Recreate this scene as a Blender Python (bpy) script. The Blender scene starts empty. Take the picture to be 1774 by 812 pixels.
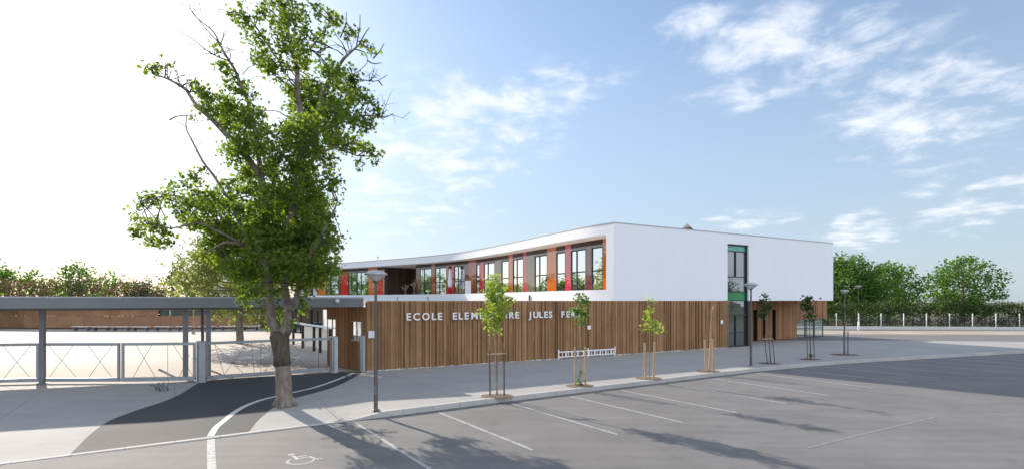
import bpy, bmesh, math, random
from mathutils import Vector, Matrix, noise
R = math.radians
sc = bpy.context.scene
col = sc.collection
rng = random.Random(7)

# ------------------------------------------------------------------ camera
H = 3.4; F = 900.0; CX = 887.0; HY = 520.0
cam_d = bpy.data.cameras.new('camera'); cam = bpy.data.objects.new('camera', cam_d); col.objects.link(cam)
cam.location = (0, 0, H); cam.rotation_euler = (R(90), 0, 0)
cam_d.sensor_width = 36; cam_d.lens = 36 * F / 1774; cam_d.shift_y = (HY - 406) / 1774
cam_d.clip_end = 3000; cam_d.clip_start = 0.05
sc.camera = cam
# ------------------------------------------------------------------ light
AZ = 43.0      # degrees to the left of straight ahead
EL = 23.4
sun_dir = Vector((-math.sin(R(AZ)) * math.cos(R(EL)), math.cos(R(AZ)) * math.cos(R(EL)), math.sin(R(EL))))
sd = bpy.data.lights.new('sun', 'SUN'); sd.energy = 4.0; sd.angle = R(0.55); sd.color = (1.0, 0.90, 0.78)
so = bpy.data.objects.new('sun', sd); col.objects.link(so)
so.rotation_euler = sun_dir.to_track_quat('Z', 'Y').to_euler(); so.location = (-30, 30, 30)
sc.view_settings.view_transform = 'Standard'; sc.view_settings.look = 'None'
sc.view_settings.exposure = 1.0; sc.view_settings.gamma = 1.0
sc.view_settings.use_curve_mapping = False
world = bpy.data.worlds.new("World"); sc.world = world; world.use_nodes = True
SKY_STRENGTH = 0.105

def build_world():
    nt = world.node_tree; N = nt.nodes; L = nt.links; N.clear()
    out = N.new('ShaderNodeOutputWorld'); bg = N.new('ShaderNodeBackground')
    sky = N.new('ShaderNodeTexSky'); sky.sky_type = 'NISHITA'; sky.sun_disc = False
    sky.sun_elevation = R(EL); sky.sun_rotation = R(-AZ)
    sky.air_density = 1.0; sky.dust_density = 0.7; sky.ozone_density = 2.0; sky.altitude = 30
    tc = N.new('ShaderNodeTexCoord')
    def math_(op, a, b=None, clamp=False):
        m = N.new('ShaderNodeMath'); m.operation = op; m.use_clamp = clamp
        for i, v in enumerate((a, b)):
            if v is None: continue
            if isinstance(v, (int, float)): m.inputs[i].default_value = v
            else: L.new(v, m.inputs[i])
        return m.outputs[0]
    # clouds: a sheet overhead, broken by noise, in patches
    sep = N.new('ShaderNodeSeparateXYZ'); L.new(tc.outputs['Generated'], sep.inputs[0])
    zz = math_('ADD', math_('MAXIMUM', sep.outputs[2], 0.0), 0.16)
    cx = math_('DIVIDE', sep.outputs[0], zz); cy = math_('DIVIDE', sep.outputs[1], zz)
    cmb = N.new('ShaderNodeCombineXYZ'); L.new(cx, cmb.inputs[0]); L.new(cy, cmb.inputs[1])
    n1 = N.new('ShaderNodeTexNoise'); n1.inputs['Scale'].default_value = 5.2; n1.inputs['Detail'].default_value = 9
    n1.inputs['Roughness'].default_value = 0.60; n1.inputs['Distortion'].default_value = 0.25
    L.new(cmb.outputs[0], n1.inputs['Vector'])
    total = None
    # centre px, py in the view, half width, half height (in angle), strength
    patches = [(830, 180, 150, 62, 1.0), (960, 165, 80, 50, 1.0), (760, 260, 190, 70, 0.9), (690, 330, 180, 90, 0.75),
               (910, 235, 90, 30, 0.85), (1200, 40, 75, 32, 0.95), (1350, 60, 130, 80, 1.0), (1460, 70, 110, 90, 1.0),
               (1310, 150, 115, 42, 1.0), (1260, 95, 90, 45, 0.8), (1095, 70, 22, 22, 0.9), (1050, 125, 60, 30, 0.55), (1300, 380, 110, 20, 0.8),
               (1490, 400, 60, 40, 1.0), (1600, 180, 160, 120, 0.9), (150, 200, 200, 120, 0.6), (1700, 350, 140, 60, 0.8)]
    for px, py, w, h, s in patches:
        d = Vector(((px - CX) / F, 1, (HY - py) / F)); ln = d.length; d.normalize()
        vs = N.new('ShaderNodeVectorMath'); vs.operation = 'SUBTRACT'; L.new(tc.outputs['Generated'], vs.inputs[0]); vs.inputs[1].default_value = d
        vm = N.new('ShaderNodeVectorMath'); vm.operation = 'MULTIPLY'; L.new(vs.outputs[0], vm.inputs[0])
        sx = F * ln / w; sz = F * ln / h
        vm.inputs[1].default_value = (sx, sx, sz)
        vl = N.new('ShaderNodeVectorMath'); vl.operation = 'LENGTH'; L.new(vm.outputs[0], vl.inputs[0])
        mr = N.new('ShaderNodeMapRange'); mr.interpolation_type = 'SMOOTHSTEP'
        L.new(vl.outputs['Value'], mr.inputs[0]); mr.inputs[1].default_value = 1.5; mr.inputs[2].default_value = 0.25
        mr.inputs[3].default_value = 0; mr.inputs[4].default_value = s
        total = mr.outputs[0] if total is None else math_('MAXIMUM', total, mr.outputs[0])
    nn = math_('MULTIPLY', math_('SUBTRACT', n1.outputs[0], 0.5), 3.6)
    dens = math_('ADD', math_('MULTIPLY', total, 0.80), nn)
    cm = N.new('ShaderNodeMapRange'); cm.interpolation_type = 'SMOOTHSTEP'; L.new(dens, cm.inputs[0])
    cm.inputs[1].default_value = 0.25; cm.inputs[2].default_value = 1.45; cm.inputs[3].default_value = 0; cm.inputs[4].default_value = 0.82
    fac = math_('MULTIPLY', cm.outputs[0], math_('MULTIPLY', total, 1.6, True), True)
    # cloud light: the same sky, washed to grey white and brightened
    mix = N.new('ShaderNodeMix'); mix.data_type = 'RGBA'
    # pale summer haze that thickens towards the horizon
    hz = N.new('ShaderNodeMapRange'); hz.interpolation_type = 'SMOOTHSTEP'; L.new(sep.outputs[2], hz.inputs[0])
    hz.inputs[1].default_value = 0.0; hz.inputs[2].default_value = 0.62; hz.inputs[3].default_value = 0.80; hz.inputs[4].default_value = 0.08
    hm = N.new('ShaderNodeMix'); hm.data_type = 'RGBA'; L.new(hz.outputs[0], hm.inputs[0]); L.new(sky.outputs[0], hm.inputs[6]); hm.inputs[7].default_value = (2.5, 3.0, 3.6, 1)
    L.new(fac, mix.inputs[0]); L.new(hm.outputs[2], mix.inputs[6]); mix.inputs[7].default_value = (5.2, 5.35, 5.7, 1)
    # unseen bright cloud bank opposite the sun, added to lift the shaded sides
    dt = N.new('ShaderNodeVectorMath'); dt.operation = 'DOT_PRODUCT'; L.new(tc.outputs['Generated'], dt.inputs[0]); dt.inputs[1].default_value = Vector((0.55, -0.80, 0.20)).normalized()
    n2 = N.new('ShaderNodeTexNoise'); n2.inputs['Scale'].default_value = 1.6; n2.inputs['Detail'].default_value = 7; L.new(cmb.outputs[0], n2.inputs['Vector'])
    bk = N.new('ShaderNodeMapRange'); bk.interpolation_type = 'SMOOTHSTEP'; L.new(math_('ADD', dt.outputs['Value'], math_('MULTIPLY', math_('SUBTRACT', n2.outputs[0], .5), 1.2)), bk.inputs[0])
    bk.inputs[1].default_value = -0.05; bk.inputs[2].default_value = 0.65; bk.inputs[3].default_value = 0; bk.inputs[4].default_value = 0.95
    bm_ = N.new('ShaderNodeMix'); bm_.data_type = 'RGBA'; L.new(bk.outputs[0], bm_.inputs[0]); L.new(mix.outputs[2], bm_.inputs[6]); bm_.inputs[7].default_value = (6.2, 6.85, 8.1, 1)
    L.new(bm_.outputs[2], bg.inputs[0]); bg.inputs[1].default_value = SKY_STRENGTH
    L.new(bg.outputs[0], out.inputs[0])
build_world()

# ------------------------------------------------------------------ materials
MATS = {}
def mat(name):
    m = bpy.data.materials.new(name); m.use_nodes = True
    nt = m.node_tree; b = nt.nodes['Principled BSDF']; MATS[name] = m
    return m, nt, nt.nodes, nt.links, b
def rgba(c): return (c[0], c[1], c[2], 1)
def simple(name, c, rough=0.6, metal=0.0, var=0.0, scale=3.0, bump=0.0, spec=0.5, ior=1.5, stretch=(1, 1, 1), isl=0.0):
    m, nt, N, L, b = mat(name)
    b.inputs['Roughness'].default_value = rough; b.inputs['Metallic'].default_value = metal
    b.inputs['Specular IOR Level'].default_value = spec; b.inputs['IOR'].default_value = ior
    b.inputs['Base Color'].default_value = rgba(c)
    if var or isl:
        tc = N.new('ShaderNodeTexCoord'); mp = N.new('ShaderNodeMapping'); L.new(tc.outputs['Object'], mp.inputs[0]); mp.inputs['Scale'].default_value = stretch
        n = N.new('ShaderNodeTexNoise'); n.inputs['Scale'].default_value = scale; n.inputs['Detail'].default_value = 7; n.inputs['Roughness'].default_value = 0.6
        L.new(mp.outputs[0], n.inputs['Vector'])
        mr = N.new('ShaderNodeMapRange'); L.new(n.outputs[0], mr.inputs[0]); mr.inputs[1].default_value = 0.3; mr.inputs[2].default_value = 0.7
        mr.inputs[3].default_value = 1 - var; mr.inputs[4].default_value = 1 + var
        val = mr.outputs[0]
        if isl:
            g = N.new('ShaderNodeNewGeometry'); m2 = N.new('ShaderNodeMapRange'); L.new(g.outputs['Random Per Island'], m2.inputs[0])
            m2.inputs[3].default_value = 1 - isl; m2.inputs[4].default_value = 1 + isl
            mm = N.new('ShaderNodeMath'); mm.operation = 'MULTIPLY'; L.new(val, mm.inputs[0]); L.new(m2.outputs[0], mm.inputs[1]); val = mm.outputs[0]
        vm = N.new('ShaderNodeVectorMath'); vm.operation = 'SCALE'; vm.inputs[0].default_value = c; L.new(val, vm.inputs['Scale'])
        L.new(vm.outputs[0], b.inputs['Base Color'])
        if bump:
            bp = N.new('ShaderNodeBump'); bp.inputs['Strength'].default_value = bump; bp.inputs['Distance'].default_value = 0.02
            L.new(n.outputs[0], bp.inputs['Height']); L.new(bp.outputs[0], b.inputs['Normal'])
    return m

def ground_mat(name, c, fine=60.0, blotch=0.35, bv=0.12, fv=0.16, rough=0.85, stain=0.12, c2=None, joints=None, wear=None):
    """mineral ground: fine aggregate + broad blotches + darker stains"""
    m, nt, N, L, b = mat(name)
    tc = N.new('ShaderNodeTexCoord')
    def nz(scale, det=6, ro=0.6, stretch=None):
        n = N.new('ShaderNodeTexNoise'); n.inputs['Scale'].default_value = scale; n.inputs['Detail'].default_value = det; n.inputs['Roughness'].default_value = ro
        if stretch:
            mp = N.new('ShaderNodeMapping'); L.new(tc.outputs['Object'], mp.inputs[0]); mp.inputs['Scale'].default_value = stretch; mp.inputs['Rotation'].default_value = (0, 0, R(-33)); L.new(mp.outputs[0], n.inputs['Vector'])
        else: L.new(tc.outputs['Object'], n.inputs['Vector'])
        return n.outputs[0]
    def mr(v, a, b_, lo, hi):
        q = N.new('ShaderNodeMapRange'); L.new(v, q.inputs[0]); q.inputs[1].default_value = a; q.inputs[2].default_value = b_; q.inputs[3].default_value = lo; q.inputs[4].default_value = hi; return q.outputs[0]
    def mul(a, b_):
        q = N.new('ShaderNodeMath'); q.operation = 'MULTIPLY'; L.new(a, q.inputs[0]); L.new(b_, q.inputs[1]); return q.outputs[0]
    f = nz(fine, 3, 0.7); bl = nz(blotch, 5); st = nz(1.3, 8, 0.7); sw = nz(0.8, 5, 0.6, (0.35, 3.0, 1))
    v = mul(mul(mr(f, 0.25, 0.75, 1 - fv, 1 + fv), mr(bl, 0.3, 0.7, 1 - bv, 1 + bv)), mul(mr(st, 0.28, 0.45, 1 - stain, 1.0), mr(sw, 0.3, 0.7, 1 - bv * .6, 1 + bv * .6)))
    if joints:
        # saw-cut joints in slabs, real lines in the surface
        mp = N.new('ShaderNodeMapping'); L.new(tc.outputs['Object'], mp.inputs[0]); mp.inputs['Rotation'].default_value = (0, 0, R(joints[2]))
        sp = N.new('ShaderNodeSeparateXYZ'); L.new(mp.outputs[0], sp.inputs[0])
        for i, per in ((0, joints[0]), (1, joints[1])):
            if not per: continue
            a = N.new('ShaderNodeMath'); a.operation = 'PINGPONG'; L.new(sp.outputs[i], a.inputs[0]); a.inputs[1].default_value = per / 2
            v = mul(v, mr(a.outputs[0], 0.006, 0.016, 0.62, 1.0))
    vm = N.new('ShaderNodeVectorMath'); vm.operation = 'SCALE'; L.new(v, vm.inputs['Scale'])
    if c2:
        mx = N.new('ShaderNodeMix'); mx.data_type = 'RGBA'; mx.inputs[6].default_value = rgba(c); mx.inputs[7].default_value = rgba(c2)
        L.new(mr(nz(0.22, 5), 0.42, 0.6, 0, 1), mx.inputs[0]); L.new(mx.outputs[2], vm.inputs[0])
    else: vm.inputs[0].default_value = c
    L.new(vm.outputs[0], b.inputs['Base Color'])
    b.inputs['Roughness'].default_value = rough; b.inputs['Specular IOR Level'].default_value = 0.3
    bp = N.new('ShaderNodeBump'); bp.inputs['Strength'].default_value = 0.25; bp.inputs['Distance'].default_value = 0.01
    L.new(f, bp.inputs['Height']); L.new(bp.outputs[0], b.inputs['Normal'])
    return m

def paint_mat(name, c, under, keep=0.5):
    """worn road paint: chips show the asphalt colour"""
    m, nt, N, L, b = mat(name)
    tc = N.new('ShaderNodeTexCoord'); n = N.new('ShaderNodeTexNoise'); n.inputs['Scale'].default_value = 9; n.inputs['Detail'].default_value = 9; n.inputs['Roughness'].default_value = 0.75
    L.new(tc.outputs['Object'], n.inputs['Vector'])
    q = N.new('ShaderNodeMapRange'); L.new(n.outputs[0], q.inputs[0]); q.inputs[1].default_value = keep - 0.1; q.inputs[2].default_value = keep + 0.1
    mx = N.new('ShaderNodeMix'); mx.data_type = 'RGBA'; L.new(q.outputs[0], mx.inputs[0]); mx.inputs[6].default_value = rgba(c); mx.inputs[7].default_value = rgba(under)
    L.new(mx.outputs[2], b.inputs['Base Color']); b.inputs['Roughness'].default_value = 0.8
    return m

def leaf_mat(name, c1, c2, trans=0.45):
    m, nt, N, L, b = mat(name)
    out = N['Material Output']; N.remove(b)
    g = N.new('ShaderNodeNewGeometry'); tc = N.new('ShaderNodeTexCoord')
    n = N.new('ShaderNodeTexNoise'); n.inputs['Scale'].default_value = 0.8; L.new(tc.outputs['Object'], n.inputs['Vector'])
    a = N.new('ShaderNodeMath'); a.operation = 'MULTIPLY_ADD'; L.new(g.outputs['Random Per Island'], a.inputs[0]); a.inputs[1].default_value = 0.7
    s = N.new('ShaderNodeMath'); s.operation = 'MULTIPLY_ADD'; L.new(n.outputs[0], s.inputs[0]); s.inputs[1].default_value = 0.9; s.inputs[2].default_value = -0.3; L.new(s.outputs[0], a.inputs[2])
    a.use_clamp = True
    mx = N.new('ShaderNodeMix'); mx.data_type = 'RGBA'; L.new(a.outputs[0], mx.inputs[0]); mx.inputs[6].default_value = rgba(c1); mx.inputs[7].default_value = rgba(c2)
    d = N.new('ShaderNodeBsdfPrincipled'); L.new(mx.outputs[2], d.inputs['Base Color']); d.inputs['Roughness'].default_value = 0.55; d.inputs['Specular IOR Level'].default_value = 0.35
    t = N.new('ShaderNodeBsdfTranslucent')
    tm = N.new('ShaderNodeMix'); tm.data_type = 'RGBA'; tm.blend_type = 'MULTIPLY'; tm.inputs[0].default_value = 1; L.new(mx.outputs[2], tm.inputs[6]); tm.inputs[7].default_value = (2.6, 2.7, 1.0, 1)
    L.new(tm.outputs[2], t.inputs[0])
    ms = N.new('ShaderNodeMixShader'); ms.inputs[0].default_value = trans; L.new(d.outputs[0], ms.inputs[1]); L.new(t.outputs[0], ms.inputs[2])
    L.new(ms.outputs[0], out.inputs[0])
    return m

def wood_mat(name, c1, c2, rough=0.75, grain=1.0):
    m, nt, N, L, b = mat(name)
    g = N.new('ShaderNodeNewGeometry'); tc = N.new('ShaderNodeTexCoord')
    mp = N.new('ShaderNodeMapping'); L.new(tc.outputs['Object'], mp.inputs[0]); mp.inputs['Scale'].default_value = (14, 14, 0.9)
    n = N.new('ShaderNodeTexNoise'); n.inputs['Scale'].default_value = 2.2; n.inputs['Detail'].default_value = 8; n.inputs['Roughness'].default_value = 0.65; L.new(mp.outputs[0], n.inputs['Vector'])
    ra = N.new('ShaderNodeMath'); ra.operation = 'POWER'; L.new(g.outputs['Random Per Island'], ra.inputs[0]); ra.inputs[1].default_value = 1.25
    mx = N.new('ShaderNodeMix'); mx.data_type = 'RGBA'; L.new(ra.outputs[0], mx.inputs[0]); mx.inputs[6].default_value = rgba(c1); mx.inputs[7].default_value = rgba(c2)
    q = N.new('ShaderNodeMapRange'); L.new(n.outputs[0], q.inputs[0]); q.inputs[1].default_value = 0.3; q.inputs[2].default_value = 0.72; q.inputs[3].default_value = 1 - .3 * grain; q.inputs[4].default_value = 1 + .25 * grain
    # weather: paler low down and streaks
    n2 = N.new('ShaderNodeTexNoise'); n2.inputs['Scale'].default_value = 0.7; n2.inputs['Detail'].default_value = 5; L.new(tc.outputs['Object'], n2.inputs['Vector'])
    q2 = N.new('ShaderNodeMapRange'); L.new(n2.outputs[0], q2.inputs[0]); q2.inputs[1].default_value = 0.3; q2.inputs[2].default_value = 0.7; q2.inputs[3].default_value = 0.86; q2.inputs[4].default_value = 1.14
    mm = N.new('ShaderNodeMath'); mm.operation = 'MULTIPLY'; L.new(q.outputs[0], mm.inputs[0]); L.new(q2.outputs[0], mm.inputs[1])
    vm = N.new('ShaderNodeVectorMath'); vm.operation = 'SCALE'; L.new(mx.outputs[2], vm.inputs[0]); L.new(mm.outputs[0], vm.inputs['Scale'])
    L.new(vm.outputs[0], b.inputs['Base Color']); b.inputs['Roughness'].default_value = rough; b.inputs['Specular IOR Level'].default_value = 0.3
    bp = N.new('ShaderNodeBump'); bp.inputs['Strength'].default_value = 0.3; bp.inputs['Distance'].default_value = 0.01; L.new(n.outputs[0], bp.inputs['Height']); L.new(bp.outputs[0], b.inputs['Normal'])
    return m

def glass_mat(name, c, ior=2.0, rough=0.01, wav=0.004):
    """reflective glazing in front of a dark room"""
    m, nt, N, L, b = mat(name)
    b.inputs['Base Color'].default_value = rgba(c); b.inputs['Roughness'].default_value = rough
    b.inputs['IOR'].default_value = ior; b.inputs['Specular IOR Level'].default_value = 0.5
    tc = N.new('ShaderNodeTexCoord'); n = N.new('ShaderNodeTexNoise'); n.inputs['Scale'].default_value = 0.9; n.inputs['Detail'].default_value = 1; L.new(tc.outputs['Object'], n.inputs['Vector'])
    bp = N.new('ShaderNodeBump'); bp.inputs['Strength'].default_value = 0.5; bp.inputs['Distance'].default_value = wav * 4; L.new(n.outputs[0], bp.inputs['Height']); L.new(bp.outputs[0], b.inputs['Normal'])
    return m
def clear_glass(name, c=(0.9, 0.95, 0.93), alpha=0.25, rough=0.03):
    m, nt, N, L, b = mat(name)
    out = N['Material Output']
    b.inputs['Base Color'].default_value = rgba(c); b.inputs['Roughness'].default_value = rough; b.inputs['IOR'].default_value = 1.5
    t = N.new('ShaderNodeBsdfTransparent'); t.inputs[0].default_value = (0.93, 0.97, 0.95, 1)
    ms = N.new('ShaderNodeMixShader'); ms.inputs[0].default_value = alpha; L.new(t.outputs[0], ms.inputs[1]); L.new(b.outputs[0], ms.inputs[2]); L.new(ms.outputs[0], out.inputs[0])
    return m

M_asph = ground_mat('asphalt_parking', (0.155, 0.149, 0.143), fine=90, bv=0.15, fv=0.22, stain=0.2)
M_drive = ground_mat('asphalt_driveway', (0.052, 0.053, 0.058), fine=90, bv=0.10, fv=0.2)
M_pave = ground_mat('concrete_pavement', (0.322, 0.310, 0.292), fine=70, bv=0.08, fv=0.10, stain=0.10, joints=(4.2, 0, -33))
M_court = ground_mat('courtyard_concrete', (0.37, 0.325, 0.28), fine=60, bv=0.05, fv=0.06, stain=0.05)
M_kerb = ground_mat('kerb_stone', (0.42, 0.40, 0.37), fine=50, bv=0.1, fv=0.12, joints=(1.0, 0, -33))
M_land = ground_mat('dry_grass', (0.075, 0.09, 0.04), fine=20, bv=0.25, fv=0.3, c2=(0.13, 0.11, 0.06))
M_soil = ground_mat('soil', (0.15, 0.105, 0.07), fine=30, bv=0.2, fv=0.4)
M_gravel = ground_mat('tan_verge', (0.36, 0.30, 0.24), fine=40, bv=0.2, fv=0.3)
M_line = paint_mat('road_paint', (0.38, 0.375, 0.36), (0.16, 0.155, 0.15), 0.54)
M_lineb = paint_mat('road_paint_bright', (0.50, 0.50, 0.48), (0.2, 0.2, 0.2), 0.64)
M_symbol = paint_mat('road_paint_symbol', (0.42, 0.41, 0.39), (0.19, 0.185, 0.175), 0.53)
M_faint = paint_mat('road_paint_faint', (0.22, 0.215, 0.205), (0.155, 0.15, 0.145), 0.5)
M_white = simple('white_render', (0.80, 0.80, 0.80), 0.85, var=0.02, scale=0.4, spec=0.2)
M_soffit = simple('soffit_board', (0.88, 0.76, 0.64), 0.8, var=0.04, scale=1.5)
M_cope = simple('coping_metal', (0.35, 0.34, 0.33), 0.4, 0.6)
M_roof = simple('roof_membrane', (0.30, 0.30, 0.30), 0.9, var=0.15, scale=0.8)
M_wood = wood_mat('larch_cladding', (0.265, 0.142, 0.066), (0.40, 0.228, 0.112))
M_woodl = wood_mat('larch_smooth', (0.27, 0.135, 0.062), (0.36, 0.185, 0.088), grain=0.5)
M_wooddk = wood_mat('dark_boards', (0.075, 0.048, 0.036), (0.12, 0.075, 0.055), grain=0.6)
M_woodback = simple('batten_backing', (0.035, 0.02, 0.012), 0.9)
M_ring = wood_mat('panel_wood', (0.30, 0.16, 0.085), (0.36, 0.2, 0.11), grain=0.3)
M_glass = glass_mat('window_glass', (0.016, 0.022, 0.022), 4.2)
def coated(m, fac, tint=(.93, .95, .97)):
    nt = m.node_tree; N = nt.nodes; L = nt.links; b = N['Principled BSDF']; g = N.new('ShaderNodeBsdfGlossy'); g.inputs['Roughness'].default_value = .01; g.inputs[0].default_value = rgba(tint)
    if b.inputs['Normal'].is_linked: L.new(b.inputs['Normal'].links[0].from_socket, g.inputs['Normal'])
    ms = N.new('ShaderNodeMixShader'); ms.inputs[0].default_value = fac; L.new(b.outputs[0], ms.inputs[1]); L.new(g.outputs[0], ms.inputs[2]); L.new(ms.outputs[0], N['Material Output'].inputs[0])
coated(M_glass, .82, (.90, .95, 1.0))
M_glassg = glass_mat('stair_glass', (0.030, 0.045, 0.042), 2.6)
M_frame = simple('dark_frame', (0.022, 0.022, 0.025), 0.4, 0.2)
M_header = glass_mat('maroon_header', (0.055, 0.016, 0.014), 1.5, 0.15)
M_grey = simple('grey_spandrel', (0.34, 0.35, 0.38), 0.25, 0.0)
PANEL = {k: glass_mat('panel_' + k, c, 2.3, 0.02, 0.003) for k, c in dict(
    orange=(0.55, 0.13, 0.012), red=(0.62, 0.008, 0.02), crimson=(0.55, 0.012, 0.06), brick=(0.36, 0.05, 0.016),
    mauve=(0.16, 0.02, 0.04), grey=(0.13, 0.10, 0.085), cream=(0.42, 0.22, 0.12)).items()}
M_teal = glass_mat('teal_panel', (0.06, 0.32, 0.23), 1.6, 0.08)
M_green = glass_mat('green_panel', (0.02, 0.21, 0.065), 1.5, 0.12)
M_steel = simple('grey_steel', (0.17, 0.175, 0.18), 0.45, 0.3, var=0.06, scale=2)
M_gal = simple('galvanised_steel', (0.34, 0.36, 0.37), 0.42, 0.5, var=0.10, scale=5)
M_fascia = simple('fascia_grey', (0.175, 0.185, 0.185), 0.5, 0.2, var=0.05, scale=1.2)
M_under = simple('canopy_soffit', (0.30, 0.29, 0.27), 0.7)
M_lamp = simple('lamp_grey', (0.10, 0.095, 0.09), 0.45, 0.4, var=0.08, scale=4)
M_bowl = clear_glass('lamp_bowl_glass', (0.75, 0.77, 0.78), 0.45, 0.12)
M_cap = simple('lamp_cap_grey', (0.42, 0.43, 0.44), 0.35, 0.3)
M_bulb = simple('lamp_bulb_white', (0.85, 0.83, 0.78), 0.2)
M_pvc = simple('white_plastic', (0.78, 0.78, 0.77), 0.45)
M_letter = simple('white_letter', (0.86, 0.86, 0.85), 0.4)
M_stake = wood_mat('stake_wood', (0.36, 0.25, 0.145), (0.48, 0.34, 0.20), grain=0.7)
M_staked = simple('dark_stake', (0.085, 0.065, 0.055), 0.8, var=0.3, scale=9)
M_bark = simple('plane_bark', (0.20, 0.165, 0.13), 0.9, var=0.45, scale=4.5, bump=1.0, stretch=(1.6, 1.6, 0.7))
M_bark2 = simple('rough_dark_bark', (0.085, 0.068, 0.05), 0.95, var=0.5, scale=7, bump=1.0, stretch=(1.6, 1.6, 0.5))
M_twig = simple('twig_bark', (0.055, 0.042, 0.035), 0.9, var=0.3, scale=6)
M_pale = simple('young_bark', (0.27, 0.22, 0.15), 0.85, var=0.3, scale=8, stretch=(1, 1, .3))
M_leaf = leaf_mat('plane_leaf', (0.036, 0.068, 0.012), (0.145, 0.19, 0.030), 0.52)
M_leafy = leaf_mat('young_leaf', (0.085, 0.14, 0.024), (0.23, 0.28, 0.06), 0.44)
M_leafd = leaf_mat('dark_leaf', (0.018, 0.036, 0.010), (0.05, 0.075, 0.02), 0.3)
M_leafm = leaf_mat('mid_leaf', (0.030, 0.075, 0.014), (0.09, 0.16, 0.03), 0.40)
M_leafp = leaf_mat('pale_leaf', (0.07, 0.10, 0.025), (0.19, 0.20, 0.07), 0.40)
M_brush = leaf_mat('brown_brush', (0.07, 0.045, 0.03), (0.17, 0.11, 0.075), 0.2)
M_needle = leaf_mat('pine_needles', (0.012, 0.026, 0.012), (0.028, 0.045, 0.018), 0.15)
M_dry = simple('dry_stems', (0.38, 0.27, 0.17), 0.8, isl=0.3, var=0.1)
M_pane_t = mat('frosted_pane')[0]
def _t():
    nt = M_pane_t.node_tree; N = nt.nodes; L = nt.links; b = N['Principled BSDF']; b.inputs['Base Color'].default_value = (0.85, 0.84, 0.8, 1); b.inputs['Roughness'].default_value = 0.3
    t = N.new('ShaderNodeBsdfTranslucent'); t.inputs[0].default_value = (0.95, 0.93, 0.88, 1); ms = N.new('ShaderNodeMixShader'); ms.inputs[0].default_value = 0.8
    L.new(b.outputs[0], ms.inputs[1]); L.new(t.outputs[0], ms.inputs[2]); L.new(ms.outputs[0], N['Material Output'].inputs[0])
_t()
M_black = simple('black_post', (0.02, 0.02, 0.02), 0.5)
M_conc = simple('pale_wall', (0.66, 0.65, 0.62), 0.9, var=0.08, scale=1.0)
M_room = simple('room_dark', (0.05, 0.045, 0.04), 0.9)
M_curtain = simple('white_cloth', (0.80, 0.80, 0.84), 0.9, var=0.1, scale=6)
M_road = ground_mat('asphalt_road', (0.16, 0.155, 0.15), fine=60, bv=0.1, fv=0.15)

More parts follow.
